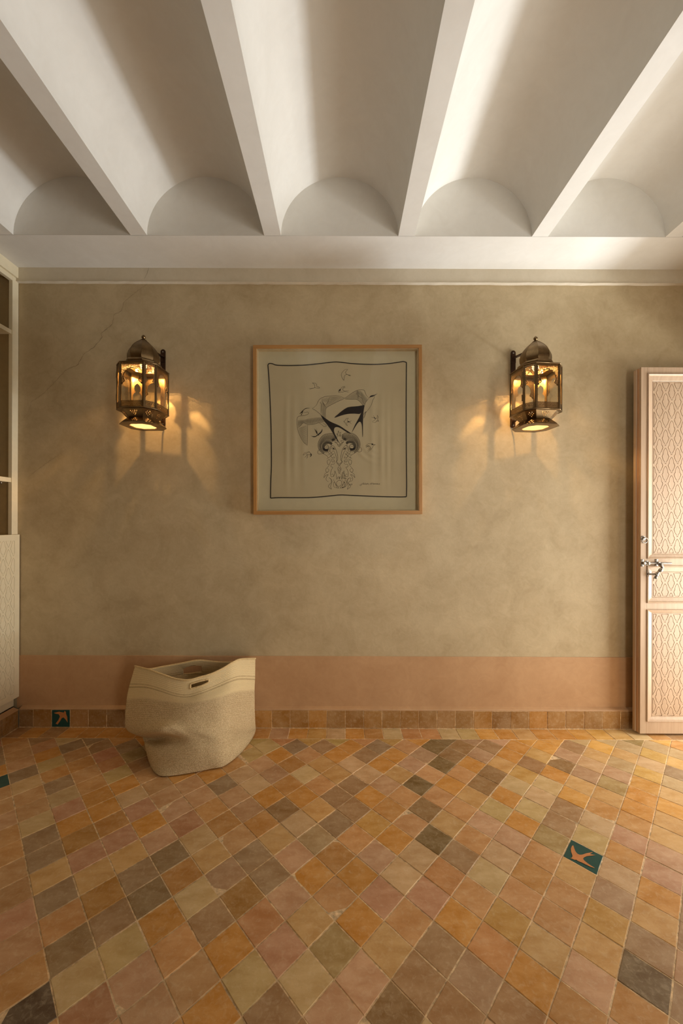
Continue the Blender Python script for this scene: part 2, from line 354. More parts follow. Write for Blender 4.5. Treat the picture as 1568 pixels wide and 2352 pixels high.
def tile_geo(poly, r, thick=.012, ztop=0, tilt=True, axis='z'):
    """poly in 2D (ccw) -> irregular slab, top polygon chamfered; returns verts, faces"""
    cx = sum(p[0] for p in poly)/len(poly); cy = sum(p[1] for p in poly)/len(poly)
    pts = []
    for i, p in enumerate(poly):
        q = poly[(i+1) % len(poly)]; L = math.hypot(q[0]-p[0], q[1]-p[1])
        k = 3 if L > .05 else 1
        for j in range(k):
            t = j/k; x, y = p[0]+(q[0]-p[0])*t, p[1]+(q[1]-p[1])*t
            d = math.hypot(x-cx, y-cy) or 1; m = GAP*1.2+(0 if j else .0006)+r.uniform(-.0006, .0005)
            pts.append((x-(x-cx)/d*m, y-(y-cy)/d*m))
    tx, ty = (r.gauss(0, .006), r.gauss(0, .006)) if tilt else (0, 0); dz = r.uniform(-.0006, .0006)
    n = len(pts); vs = []
    for x, y in pts: vs.append((x, y, ztop-thick))
    for x, y in pts: vs.append((x, y, ztop-.0013+dz+(x-cx)*tx+(y-cy)*ty))
    for x, y in pts:
        d = math.hypot(x-cx, y-cy); k = 1-.0011/d
        vs.append((cx+(x-cx)*k, cy+(y-cy)*k, ztop+dz+(x-cx)*tx+(y-cy)*ty))
    fs = [tuple(range(2*n, 3*n))]
    for i in range(n):
        j = (i+1) % n
        fs += [(i, j, n+j, n+i), (n+i, n+j, 2*n+j, 2*n+i)]
    return vs, fs
def area_px(poly):
    P = [P2((x, max(y, .15), 0)) for x, y in poly]
    for a, b, c in ((-1, 0, 0), (1, 0, 1568), (0, -1, 0), (0, 1, 2352)):
        P = clip(P, a, b, c)
        if len(P) < 3: return 0
    return abs(sum(P[i][0]*P[(i+1) % len(P)][1]-P[(i+1) % len(P)][0]*P[i][1] for i in range(len(P))))/2
tiles = []
rt = random.Random(11)
keys = ['t', 'o', 'ot', 'p', 'op', 'w', 'wo', 'g', 'gb', 'b', 'l', 'tp', 'ob', 'r']
XF = -1.866
for i in range(-40, 60):
    for j in range(-40, 60):
        poly = [unlat(i, j), unlat(i+1, j), unlat(i+1, j+1), unlat(i, j+1)]
        if max(p[1] for p in poly) < Y0+.02 or min(p[1] for p in poly) > YB: continue
        poly = clip(poly, 0, 1, YB-.0005); 
        if len(poly) < 3: continue
        poly = clip(poly, -1, 0, -XF)
        if len(poly) < 3: continue
        poly = clip(poly, 1, 0, XR)
        if len(poly) < 3: continue
        poly = clip(poly, 0, -1, -Y0)
        if len(poly) < 3: continue
        A = abs(sum(poly[k][0]*poly[(k+1) % len(poly)][1]-poly[(k+1) % len(poly)][0]*poly[k][1] for k in range(len(poly))))/2
        if A < .00035: continue
        code = tcode.get((i, j)) or rt.choice(keys)
        tiles.append((area_px(poly), poly, mixcol(code, rt), teal.get((i, j))))
# border row along the skirting
xj = W(624, 1675, YS)[0]; PT = .1065
jn = [xj+PT*k for k in range(-30, 40)]
bcodes = {}
for px, c in ((600, 'ob'), (640, 'pb'), (685, 'o'), (728, 'ol'), (772, 'wp'), (815, 'o'), (858, 'ob'), (900, 'w'), (942, 'or'), (985, 'or'), (1030, 'w'), (1075, 'lw'), (1118, 'oy'), (1160, 'o'), (1205, 'ow'), (1245, 'o'), (1290, 'o'), (1335, 'oy'), (1375, 'y'), (1420, 'yw'), (1465, 'w')):
    x = W(px, 1686, 2.16)[0]; bcodes[math.floor((x-xj)/PT)] = c
for k in range(-30, 40):
    a, b = xj+PT*k, xj+PT*(k+1)
    a, b = max(a, XF), min(b, XR)
    if b-a < .01: continue
    poly = [(a, YB+.0005), (b, YB+.0005), (b, YS), (a, YS)]
    tiles.append((area_px(poly), poly, mixcol(bcodes.get(k, rt.choice(['ob', 'b', 'o', 'ot'])), rt), None))
tiles.sort(key=lambda t: -t[0])
SV, SF, SCOL = [], [], []
def set_tint(me, cols):
    at = me.color_attributes.new('tint', 'FLOAT_COLOR', 'CORNER')
    buf = []
    for p, c in zip(me.polygons, cols): buf += [c[0], c[1], c[2], 1]*p.loop_total
    at.data.foreach_set('color', buf)
def prism(name, poly3, n, th, mat, parent):
    """thin raised flat shape: poly3 = list of 3D pts, n = outward normal"""
    n = Vector(n); bm = bmesh.new(); a = [bm.verts.new(Vector(p)) for p in poly3]; b = [bm.verts.new(Vector(p)+n*th) for p in poly3]
    m = len(a)
    for t in tessellate_polygon([[v.co for v in b]]): bm.faces.new([b[i] for i in t])
    for i in range(m): bm.faces.new((a[i], a[(i+1) % m], b[(i+1) % m], b[i]))
    bmesh.ops.recalc_face_normals(bm, faces=bm.faces)
    return bm_obj(name, bm, mat, parent)
BIRD = [(515, 695), (535, 760), (570, 850), (620, 910), (680, 940), (750, 935), (850, 900), (1015, 872), (935, 925), (1080, 945), (960, 962), (860, 975), (790, 1005), (765, 1040), (800, 1090), (880, 1155), (960, 1210), (1070, 1280), (960, 1250), (840, 1190), (740, 1140), (640, 1100), (590, 1065), (545, 1068), (500, 1045), (440, 1025), (485, 1010), (495, 960), (460, 860), (455, 780), (480, 715)]
bird_g = [G(1270+a/11.2, 1880+b/11.2) for a, b in BIRD]; bird_l = [lat(p) for p in bird_g]
bu, bv = lat(G(1337, 1968)); bu, bv = math.floor(bu), math.floor(bv)
for n, (A, poly, col, tl) in enumerate(tiles):
    r = random.Random(n*7+1); vs, fs = tile_geo(poly, r, tilt=not tl)
    if n < 300 or tl:
        o = mesh_obj('tile', vs, fs, M_TEAL if tl else M_TILE, floor); set_tint(o.data, [col]*len(fs))
        if tl:
            o['label'] = {'right': 'teal glazed tile with a clay swallow', 'left': 'teal glazed tile cut by the left edge', 'edge': 'teal glazed tile cut by the right edge'}[tl]
            if tl != 'right': continue
            (ti, tj), = [k for k, v in teal.items() if v == tl]
            pts = [unlat(u-bu+ti, v-bv+tj) for u, v in bird_l]
            prism('swallow_motif', [(x, y, .0004) for x, y in pts], (0, 0, 1), .0006, M_BIRD, o)
    else:
        k = len(SV); SV += vs; SF += [tuple(q+k for q in f) for f in fs]; SCOL += [col]*len(fs)
o = mesh_obj('tile', SV, SF, M_TILE, floor); set_tint(o.data, SCOL); o['kind'] = 'stuff'
# ------------------------------------------------------------------ skirting
SH = .104
sk = tag(box('baseboard_back', XF, XR, YS+.0015, YW+.002, -.002, SH-.002, M_GROUT), kind='structure')
xb = W(139, 1650, YS)[0]
COL['s'] = (166, 118, 50); COL['u'] = (146, 106, 54)
scodes = ['s', 'u', 'su', 'so', 'so', 'us', 'sb', 's']
ks = math.floor((xb-xj)/PT)
for k in range(-30, 40):
    a, b = max(xj+PT*k, XF+.001), min(xj+PT*(k+1), XR)
    if b-a < .012: continue
    r = random.Random(k+500); top = SH+r.uniform(-.002, .001)
    isT = (k == ks)
    vs, fs = tile_geo([(a, .001), (b, .001), (b, top), (a, top)], r, .008, tilt=not isT)
    o = mesh_obj('tile', [(x, YS-z, y) for x, y, z in vs], [f for f in fs], M_TEAL if isT else M_TILE, sk)
    set_tint(o.data, [mixcol(r.choice(scodes), r)]*len(fs))
    if isT:
        o['label'] = 'teal glazed skirting tile with a clay swallow'
        B2 = [(485, 1715), (530, 1703), (575, 1712), (580, 1697), (593, 1705), (595, 1725), (605, 1750), (608, 1800), (592, 1775), (572, 1755), (555, 1762), (540, 1790), (517, 1820), (510, 1812), (500, 1812), (525, 1780), (540, 1747), (530, 1727), (500, 1721)]
        prism('swallow_motif', [W(u/3.92, 1200+v/3.92, YS-.0014) for u, v in B2], (0, -1, 0), .0006, M_BIRD, o)
# sloping plaster ledge on top of the skirting
vs = []; fs = []; n = 120; rl = random.Random(3)
for i in range(n+1):
    x = XF+(XR-XF)*i/n
    e = rl.uniform(-.0012, .0012)
    vs += [(x, YS+.003, SH-.004), (x, YS-.001+e*.5, SH+.002+e), (x, YS+.008, SH+.007+e), (x, YW+.001, SH+.016)]
    if i:
        a, b = 4*(i-1), 4*i; fs += [(a+k, b+k, b+k+1, a+k+1) for k in range(3)]
mesh_obj('plaster_ledge', vs, fs, M_DADO, sk, True)
skl = tag(box('baseboard_left', XL-.02, XF-.006, -.6, YS, -.002, SH-.002, M_GROUT), kind='structure')
for k in range(6):
    r = random.Random(k+900); b = YS-.002-k*PT; vs, fs = tile_geo([(b-PT, .001), (b, .001), (b, SH), (b-PT, SH)], r, .008)
    o = mesh_obj('tile', [(XF-.002+z, x, y) for x, y, z in vs], fs, M_TILE, skl); set_tint(o.data, [mixcol(r.choice(scodes), r)]*len(fs))
vs = [(XF, -.6, SH-.002), (XF, YS, SH-.002), (XL, YS, SH+.012), (XL, -.6, SH+.012)]
mesh_obj('plaster_ledge', vs, [(0, 1, 2, 3)], M_DADO, skl)
# ------------------------------------------------------------------ carved lattice boards
MOT = [(0, 0), (.05, .03), (.09, .07), (.14, .13), (.17, .2), (.195, .29), (.2, .36), (.255, .37), (.255, .42), (.30, .45), (.27, .53), (.23, .60), (.18, .68), (.155, .73), (.10, .74), (.10, .785), (.045, .79), (.065, .815), (.06, .85), (.035, .875), (0, .885)]
MOT = MOT+[(-x, y) for x, y in MOT[-2:0:-1]]
def carved(name, x0, x1, z0, z1, px, pz, ox, oz, mat, parent, M, back=.004, proud=.003, groove=.0031, mg=.004):
    """lattice board in local XY (x, z), thickness along local Z, transformed by M"""
    out = [(x0, z0), (x1, z0), (x1, z1), (x0, z1)]; holes = []; isl = []
    nx = int((x1-x0)/px)+3; nz = int((z1-z0)/pz)+3
    for i in range(-2*nx-2, 2*nx):
        for j in range(-2, nz+1):
            cx = ox+i*px/2; top = oz-j*pz-(pz/2 if i % 2 else 0)
            for lst, k in ((holes, 1), (isl, None)):
                q = []
                for u, v in MOT:
                    if k is None:
                        a, b = u*px*2*.51, (v-.42)*pz; f = 1-groove/max(.010, math.hypot(a, b)); a *= f; b *= f
                        q.append((cx+a, top-(b+.42*pz)))
                    else: q.append((cx+u*px*2*.51, top-v*pz))
                m = mg if k else mg+groove
                for c in ((-1, 0, -(x0+m)), (1, 0, x1-m), (0, -1, -(z0+m)), (0, 1, z1-m)):
                    q = clip(q, *c)
                    if len(q) < 3: break
                if len(q) < 3: continue
                A = abs(sum(q[s][0]*q[(s+1) % len(q)][1]-q[(s+1) % len(q)][0]*q[s][1] for s in range(len(q))))/2
                if A < (3e-5 if k else 2.0e-5): continue
                # drop duplicate points
                qq = [q[0]]
                for s in q[1:]:
                    if math.hypot(s[0]-qq[-1][0], s[1]-qq[-1][1]) > 2e-4: qq.append(s)
                if math.hypot(qq[0][0]-qq[-1][0], qq[0][1]-qq[-1][1]) < 2e-4: qq.pop()
                if len(qq) > 2: lst.append(qq)
    bm = bmesh.new()
    me = plate_mesh('tmp', out, holes, proud); b = bmesh.new(); b.from_mesh(me); bpy.data.meshes.remove(me)
    join(bm, b, Matrix.Translation((0, 0, proud/2)))
    me = plate_mesh('tmp', isl[0], isl[1:], proud); b = bmesh.new(); b.from_mesh(me); bpy.data.meshes.remove(me)
    join(bm, b, Matrix.Translation((0, 0, proud/2)))
    bx(bm, x0, x1, z0, z1, -back, .0003)
    bmesh.ops.transform(bm, matrix=M, verts=bm.verts)
    return bm_obj(name, bm, mat, parent)
# ------------------------------------------------------------------ door leaf standing open on the right
DYF, DTH = 2.150, .036
d0 = W(1469, 1686, DYF); dt = W(1469, 843, DYF); DX0 = d0.x; DZ0, DZ1 = .012, dt.z; DX1 = XR-.005
dpx = DYF/FPX
door = tag(empty('door_1', (DX1, DYF+DTH/2, 0)), kind='structure')
def D(name, x0, x1, y0, y1, z0, z1, mat, bev=.0015, parent=None):
    o = box(name, x0, x1, y0, y1, z0, z1, mat, None, bev); o.parent = parent or door
    o.matrix_parent_inverse = Matrix.Translation(-door.location); return o
zpx = lambda py: W(1469, py, DYF).z
st = .0355
D('stile', DX0, DX0+st, DYF, DYF+DTH-.006, DZ0, DZ1, M_DOOR)
D('stile', DX1-st, DX1, DYF, DYF+DTH, DZ0, DZ1, M_DOOR)
D('edge_strip', DX0-.0045, DX0+.01, DYF+.013, DYF+DTH, DZ0+.002, DZ1-.004, M_DOORE)
D('edge_bead', DX0-.0125, DX0+.008, DYF+.022, DYF+DTH+.004, DZ0+.003, DZ1-.008, M_DOOR)
rails = [(DZ1, zpx(858)), (zpx(1283), zpx(1299)), (zpx(1385), zpx(1400)), (zpx(1657), DZ0)]
for a, b in rails: D('rail', DX0+st, DX1-st, DYF+.0004, DYF+DTH, b, a, M_DOOR)
for (zt, zb, ct_, cb_) in ((zpx(858), zpx(1283), zpx(875), zpx(1272)), (zpx(1299), zpx(1385), zpx(1315), zpx(1372)), (zpx(1400), zpx(1657), zpx(1410), zpx(1648))):
    x0, x1 = DX0+st, DX1-st; mw = .0165
    # moulding: stepped profile mitred round the opening
    prof = [(0, .001), (.0005, -.004), (.004, -.0055), (.0075, -.002), (.009, .006), (.016, .008), (.030, .0125), (.034, .0165)]
    vs = []; fs = []
    cin = .043
    for k, (d, y) in enumerate(prof):
        sc_ = d/.034; ex = d/.034*cin; ezt = sc_*(zt-ct_); ezb = sc_*(cb_-zb)
        vs += [(x0+ex, DYF+y, zb+ezb), (x1-ex, DYF+y, zb+ezb), (x1-ex, DYF+y, zt-ezt), (x0+ex, DYF+y, zt-ezt)]
        if k:
            a, b = 4*(k-1), 4*k; fs += [(a+i, a+(i+1) % 4, b+(i+1) % 4, b+i) for i in range(4)]
    o = mesh_obj('moulding', vs, fs, M_DOOR, door); o.matrix_parent_inverse = Matrix.Translation(-door.location)
    M = Matrix(((1, 0, 0, 0), (0, 0, -1, DYF+.0165), (0, 1, 0, 0), (0, 0, 0, 1)))
    o = carved('carved_panel', x0+cin-.001, x1-cin+.001, cb_-.001, ct_+.001, .0685, .1032, x0+cin+.037, ct_-.012, M_DOOR, door, M)
    o.matrix_parent_inverse = Matrix.Translation(-door.location)
def dp(px, py, y=DYF): return W(px, py, y)
def dchild(name, bm, mat, parent=door, sm=.6):
    o = bm_obj(name, bm, mat, parent, autosm=sm); o.matrix_parent_inverse = Matrix.Translation(-door.location); return o
bm = bmesh.new(); c = dp(1476, 1236); FY = Matrix.Rotation(PI/2, 4, 'X')
lathe(bm, [(.013, 0), (.013, .002), (.008, .004), (.007, .012), (.004, .014)], 20, tuple(c), M=FY)
ring = [(c.x+.003+.0145*math.cos(2*PI*i/24), DYF-.010-.003*math.sin(2*PI*i/24), c.z-.0125+.0145*math.sin(2*PI*i/24)) for i in range(25)]
tube(bm, ring, .0028, 8, False); dchild('ring_pull', bm, M_STEEL); 
bm = bmesh.new(); a, b = dp(1473, 1293), dp(1537, 1294)
tube(bm, [(a.x-.004, DYF-.012, a.z), (b.x, DYF-.012, a.z)], .0048, 12)
for px, hh in ((1474, .020), (1484, .012), (1507, .022)):
    q = dp(px, 1293); bx(bm, q.x-.007, q.x+.007, DYF-.003, DYF, a.z-hh, a.z+hh, .001)
    bx(bm, q.x-.006, q.x+.006, DYF-.020, DYF-.003, a.z-.0085, a.z+.0085, .003)
    if hh > .015:
        for s in (-1, 1): lathe(bm, [(.0028, 0), (.0028, .0012), (.001, .002)], 10, (q.x, DYF-.003, a.z+s*hh*.78), M=FY)
dchild('sliding_bolt', bm, M_STEEL)
bm = bmesh.new()
arm = spline([(dp(1507, 1294).x, DYF-.022, dp(1507, 1294).z), (dp(1511, 1302).x, DYF-.026, dp(1511, 1302).z), (dp(1508, 1309).x, DYF-.024, dp(1508, 1309).z), (dp(1502, 1315).x, DYF-.022, dp(1502, 1315).z), (dp(1499, 1322).x, DYF-.021, dp(1499, 1322).z), (dp(1498, 1328).x, DYF-.02, dp(1498, 1328).z)], 4)
tube(bm, arm, [.009+.002*math.sin(i) for i in range(len(arm))], 10)
q = dp(1487, 1318); bx(bm, q.x-.006, q.x+.008, DYF-.004, DYF+.001, q.z-.020, q.z+.022, .001)
tube(bm, [(q.x, DYF-.012, q.z), (q.x+.022, DYF-.018, q.z)], .005, 10); tube(bm, [(q.x, DYF, q.z), (q.x, DYF-.014, q.z)], .006, 10)
dchild('hasp', bm, M_STEEL)
# ------------------------------------------------------------------ built-in cabinet on the left
CX = -1.885
cab = tag(empty('shelf_cabinet', (XL-.2, 1.6, 0)), 'cream built-in cabinet with open shelves above a carved door, at the left edge', 'cabinet')
def C(name, *a, mat=M_CAB, bev=.0015):
    o = box(name, *a, mat, None, bev); o.parent = cab; o.matrix_parent_inverse = Matrix.Translation(-cab.location); return o
CY0 = .2; CZ = 1.118
C('stile', XL-.022, XL, 2.203, YW-.001, CZ, H-.064)
C('header', XL-.022, XL, CY0, 2.203, H-.092, H-.064)
C('cornice', XL-.40, XL+.012, CY0, YC+.004, H-.064, H-.001)
C('stile', XL-.022, XL, CY0, CY0+.045, CZ, H-.092)
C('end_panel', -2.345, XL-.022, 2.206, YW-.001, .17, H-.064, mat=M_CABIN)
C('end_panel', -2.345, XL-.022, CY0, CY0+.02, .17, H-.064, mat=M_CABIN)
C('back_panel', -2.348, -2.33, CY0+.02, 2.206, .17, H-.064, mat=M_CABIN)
for py, th in ((757, .024), (1097, .026)):
    z = W(25, py, 2.2).z; C('shelf', -2.33, XL-.006, CY0+.02, 2.205, z-th, z)
C('worktop', -2.33, XL-.012, CY0+.02, 2.206, CZ-.025, CZ-.002)
bm = bmesh.new(); q = W(5, 1107, 2.155); lathe(bm, [(.002, 0), (.004, -.004), (.0045, -.010), (.002, -.016)], 10, (XL-.015, 2.150, W(25, 1097, 2.2).z-.026))
o = bm_obj('hook', bm, M_STEEL, cab, True); o.matrix_parent_inverse = Matrix.Translation(-cab.location)
zb = .169
C('toe_panel', XL-.03, XL-.010, CY0, 2.232, SH+.013, zb+.02)
# doors: carved fronts facing the room (+X)
y1 = YW-.006; w_ = .50
for k in range(3):
    a, b = y1-(k+1)*w_+.003, y1-k*w_
    M = Matrix(((0, 0, 1, CX-.003), (1, 0, 0, 0), (0, 1, 0, 0), (0, 0, 0, 1)))
    dr = C('door', XL-.004, CX-.0035, a, b, zb, CZ, bev=.0006)
    o = carved('carved_panel', a, b, zb, CZ, .0665, .1042, b-.042-.0332*0, CZ-.030, M_CAB, dr, M, back=.002, proud=.003, groove=.0022, mg=.034)
# ------------------------------------------------------------------ framed scarf
PF = 2.198; pc = (W(579, 792, PF)+W(968, 791, PF)+W(970, 1179, PF)+W(584, 1184, PF))/4
PW, PH_ = .972, .976; ang = math.radians(.35)
pic = tag(empty('framed_picture', (pc.x, YW-.001, pc.z), (0, -ang, 0)), 'square wooden box frame holding a beige scarf printed with birds and a ram head', 'picture')
pic_inv = Matrix.Rotation(-ang, 4, 'Y').inverted() @ Matrix.Translation((-pc.x, -(YW-.001), -pc.z))
fr = PF-(YW-.001); fw = .0195
for nm, a in (('frame_rail', (-PW/2, PW/2, fr, 0, PH_/2-fw, PH_/2)), ('frame_rail', (-PW/2, PW/2, fr, 0, -PH_/2, -PH_/2+fw))):
    box(nm, *a, M_FRAME_H, pic, .0012)
for a in ((-PW/2, -PW/2+fw, fr+.0002, -.0002, -PH_/2+fw, PH_/2-fw), (PW/2-fw, PW/2, fr+.0002, -.0002, -PH_/2+fw, PH_/2-fw)):
    box('frame_rail', *a, M_FRAME_V, pic, .0012)
iw, ih = PW/2-fw, PH_/2-fw
M_INNER = simple('inner_spacer', (214, 190, 150), .8)
for a in ((-iw, -iw+.004, fr+.006, -.006, -ih, ih), (iw-.004, iw, fr+.006, -.006, -ih, ih), (-iw+.004, iw-.004, fr+.006, -.006, ih-.004, ih), (-iw+.004, iw-.004, fr+.006, -.006, -ih, -ih+.004)):
    box('spacer', *a, M_INNER, pic)
box('mount_board', -iw, iw, -.010, -.004, -ih, ih, M_MAT, pic)
box('glass_pane', -iw+.001, iw-.001, fr+.003, fr+.005, -ih+.001, ih-.001, M_PICGLASS, pic)
YA = YW-.001-.012                       # scarf plane (world depth)
def A3(cx, cy):                         # crop-3 coordinates -> frame local (x, z)
    p = pic_inv @ W(570+cx/3.824, 780+cy/3.824, YA); return p.x, p.z
def A4(cx, cy):
    p = pic_inv @ W(660+cx/6.533, 830+cy/6.533, YA); return p.x, p.z
def wr(x, z):
    """wrinkles of the cloth (metres)"""
    m = math.exp(-((z+.19)/.16)**2)
    v = .0
    for cx, w_, s in ((-.30, .010, 1), (-.255, .012, .8), (-.20, .01, .5), (.20, .012, .7), (.255, .012, 1), (.29, .010, 1), (.325, .010, .8), (.345, .012, .6)):
        v += s*math.exp(-((x-cx-.03*(z+.1)**2)/w_)**2)*(math.exp(-((z+.12)/.18)**2)+.45*math.exp(-((z-.14)/.1)**2))
    # crescent folds lower right
    dx, dz = x-.235, z+.06
    rr = math.hypot(dx, dz)
    if dz < .02: v += 1.1*sum(math.exp(-((rr-q)/.008)**2) for q in (.06, .09, .125))*math.exp(-((math.atan2(dz, dx)+PI*.72)/.6)**2)
    return .0042*v
top = [(172, 222), (185, 210), (210, 212), (250, 225), (340, 228), (480, 225), (620, 212), (740, 198), (800, 198), (900, 210), (1000, 216), (1120, 218), (1240, 210), (1330, 197), (1360, 193), (1388, 200)]
rgt = [(1388, 200), (1386, 500), (1386, 800), (1388, 1100), (1390, 1280), (1388, 1380)]
bot = [(1388, 1380), (1340, 1382), (1200, 1380), (1050, 1375), (900, 1368), (800, 1365), (700, 1375), (550, 1387), (400, 1388), (270, 1388), (195, 1392)]
lft = [(195, 1392), (197, 1250), (203, 1100), (200, 800), (192, 550), (182, 350), (172, 222)]
def v3(p): return Vector((p[0], p[1], 0))
tp = resample(spline([v3(A3(*p)) for p in top]), 81); bt = resample(spline([v3(A3(*p)) for p in bot])[::-1], 81)
lf = resample(spline([v3(A3(*p)) for p in lft])[::-1], 81); rg = resample(spline([v3(A3(*p)) for p in rgt]), 81)
vs = []; fs = []
for j in range(81):
    t = j/80
    for i in range(81):
        s = i/80
        p = tp[i]*(1-t)+bt[i]*t+lf[j]*(1-s)+rg[j]*s-(tp[0]*(1-s)*(1-t)+tp[80]*s*(1-t)+bt[0]*(1-s)*t+bt[80]*s*t)
        vs.append((p.x, -.0115-wr(p.x, p.y), p.y))
        if i and j: k = j*81+i; fs.append((k, k-1, k-82, k-81))
scarf = mesh_obj('scarf', vs, fs, M_SCARF, pic, True)
IV, IF = [], []
def ribbon(pts, w, off=.0006, taper=True):
    global IV, IF
    n = len(pts); b = len(IV)
    for i, p in enumerate(pts):
        t = pts[min(i+1, n-1)]-pts[max(i-1, 0)]
        if t.length < 1e-9: t = Vector((1, 0, 0))
        t.normalize(); m = Vector((-t.y, t.x, 0)); ww = w/2
        if taper and n > 2: ww *= .45+.55*math.sin(PI*i/(n-1))**.5
        for s in (1, -1):
            q = p+m*ww*s; IV.append((q.x, -.0115-wr(q.x, q.y)-off, q.y))
        if i: k = b+2*i; IF.append((k-2, k-1, k+1, k))
for e in (top, rgt, bot, lft): ribbon(spline([v3(A3(*p)) for p in e]), .0058, .0008, False)
def S(*pts, w=.0016, k=5): ribbon(spline([v3(A4(*p)) for p in pts], k), w)
def fill(*pts):
    P = spline([v3(A4(*p)) for p in pts+(pts[0],)], 2)[:-1]; b = len(IV)
    for p in P: IV.append((p.x, -.0115-wr(p.x, p.y)-.0007, p.y))
    for t in tessellate_polygon([P]): IF.append(tuple(b+i for i in t))
def hatch(a, b, n, w=.0010, bow=0):
    a = resample(spline([v3(A4(*p)) for p in a]), n); b = resample(spline([v3(A4(*p)) for p in b]), n)
    for i, (p, q) in enumerate(zip(a, b)):
        d = q-p; m = Vector((-d.y, d.x, 0))*bow
        ribbon([p, p+d*.33+m, p+d*.66+m, q], w)
# left large bird
S((370, 712), (430, 660), (455, 610), (480, 570), (530, 540), (600, 522), (700, 515), (780, 520), (855, 555))
S((855, 555), (820, 575), (780, 590), (700, 630), (640, 660), (580, 700), (570, 760), (575, 850))
S((632, 530), (615, 580), (600, 620), (560, 660))
hatch([(515, 560), (560, 545), (632, 530)], [(515, 600), (560, 615), (600, 618)], 9)
hatch([(635, 530), (618, 575), (600, 625), (575, 655)], [(850, 556), (790, 590), (700, 632), (590, 690)], 17, bow=.05)
hatch([(512, 590), (503, 660), (500, 740), (505, 815)], [(560, 660), (585, 700), (568, 760), (572, 850)], 22, bow=.04)
S((500, 610), (490, 620), (505, 640), (503, 700), (500, 780))
S((370, 712), (420, 735), (470, 775), (500, 802), (545, 880))
fill((225, 740), (255, 712), (290, 700), (340, 703), (290, 708), (255, 722), (235, 745), (228, 765), (210, 808), (200, 806), (218, 770), (178, 792), (200, 765))
S((232, 758), (262, 768), (300, 760), (316, 775), (305, 795), (260, 812), (200, 818), (160, 830), (143, 860), (138, 930), (148, 1000), (170, 1080), (215, 1175), (255, 1230), (296, 1262))
S((296, 1262), (300, 1150), (300, 1050), (302, 950)); S((150, 1000), (190, 970), (238, 926), (300, 948))
hatch([(155, 880), (200, 880), (250, 878), (300, 862), (360, 852), (420, 842), (480, 838), (520, 850)], [(155, 990), (195, 962), (240, 928), (300, 948), (380, 942), (450, 922), (500, 912), (545, 908)], 52)
hatch([(160, 1010), (172, 1080), (210, 1165), (250, 1225)], [(298, 960), (298, 1060), (298, 1160), (296, 1250)], 24)
S((302, 950), (400, 942), (470, 920), (545, 905)); S((470, 922), (500, 940), (545, 975), (575, 975), (582, 962), (560, 945), (530, 925))
fill((495, 800), (620, 890), (700, 930), (780, 965), (870, 1025), (955, 1082), (900, 1070), (800, 1005), (740, 985), (705, 1000), (697, 1050), (725, 1120), (760, 1190), (792, 1245), (720, 1150), (640, 1010), (545, 890))
# right large bird
fill((1147, 655), (1060, 672), (985, 678), (900, 690), (820, 740), (760, 790), (700, 848), (800, 815), (900, 790), (1000, 785), (1080, 790), (1105, 770), (1070, 850), (1010, 960), (960, 1075), (1030, 960), (1070, 910), (1100, 915), (1118, 980), (1124, 1135), (1132, 1090), (1132, 900), (1140, 760), (1152, 680))
S((855, 555), (920, 510), (990, 460), (1060, 430), (1110, 425), (1150, 435), (1170, 480), (1190, 520), (1225, 548))
S((865, 568), (950, 570), (1030, 570), (1070, 590), (1100, 620), (1150, 682)); S((1045, 440), (1040, 490), (1080, 530), (1120, 560), (1135, 610), (1160, 640))
hatch([(1045, 436), (980, 468), (910, 520), (860, 556)], [(1060, 568), (1000, 572), (930, 572), (870, 568)], 22, bow=.12)
hatch([(1050, 436), (1100, 440), (1150, 500), (1200, 555)], [(1050, 490), (1095, 535), (1130, 590), (1160, 640)], 22)
hatch([(1060, 510), (1105, 550), (1135, 600), (1160, 640)], [(1040, 570), (1075, 590), (1105, 625), (1150, 680)], 14)
fill((1225, 550), (1240, 520), (1270, 508), (1300, 505), (1352, 482), (1310, 512), (1280, 530), (1245, 538))
S((1300, 512), (1302, 545), (1280, 580), (1262, 640), (1230, 700), (1172, 772)); S((1225, 548), (1190, 590), (1165, 630), (1150, 690))
S((1172, 772), (1180, 750), (1160, 790), (1142, 850)); S((1172, 775), (1165, 810), (1138, 860)); S((1140, 800), (1155, 775), (1168, 760))
# small swallows
S((905, 120), (860, 125), (830, 155), (810, 185), (812, 230), (845, 285), (850, 240), (865, 205), (900, 200), (955, 218)); S((905, 120), (878, 150), (872, 175), (900, 200), (952, 203)); S((905, 200), (925, 212), (945, 222))
S((370, 322), (410, 325), (435, 345), (442, 380), (465, 382), (480, 400), (440, 400), (395, 398), (330, 422)); S((370, 322), (400, 345), (408, 375), (400, 398), (318, 408))
S((860, 375), (820, 385), (800, 410), (780, 425), (765, 465), (790, 458), (830, 460), (860, 455), (920, 462)); S((860, 375), (835, 400), (830, 430), (860, 445), (920, 440)); S((868, 385), (845, 405)); fill((775, 425), (798, 418), (795, 440), (775, 445), (763, 468), (768, 440))
S((915, 850), (880, 860), (865, 885), (842, 905), (860, 912), (870, 940), (900, 970)); S((915, 850), (895, 880), (905, 905), (885, 930), (900, 970)); S((905, 900), (930, 905), (960, 888)); S((905, 905), (930, 912), (958, 938)); fill((898, 898), (920, 898), (930, 910), (910, 915))
S((1345, 805), (1362, 840), (1350, 865), (1365, 900), (1340, 890), (1320, 915), (1270, 915)); S((1345, 805), (1345, 840), (1325, 860), (1305, 885), (1268, 905)); S((1325, 860), (1300, 850), (1262, 840)); S((1320, 862), (1300, 835), (1288, 812)); fill((1300, 835), (1325, 858), (1300, 855))
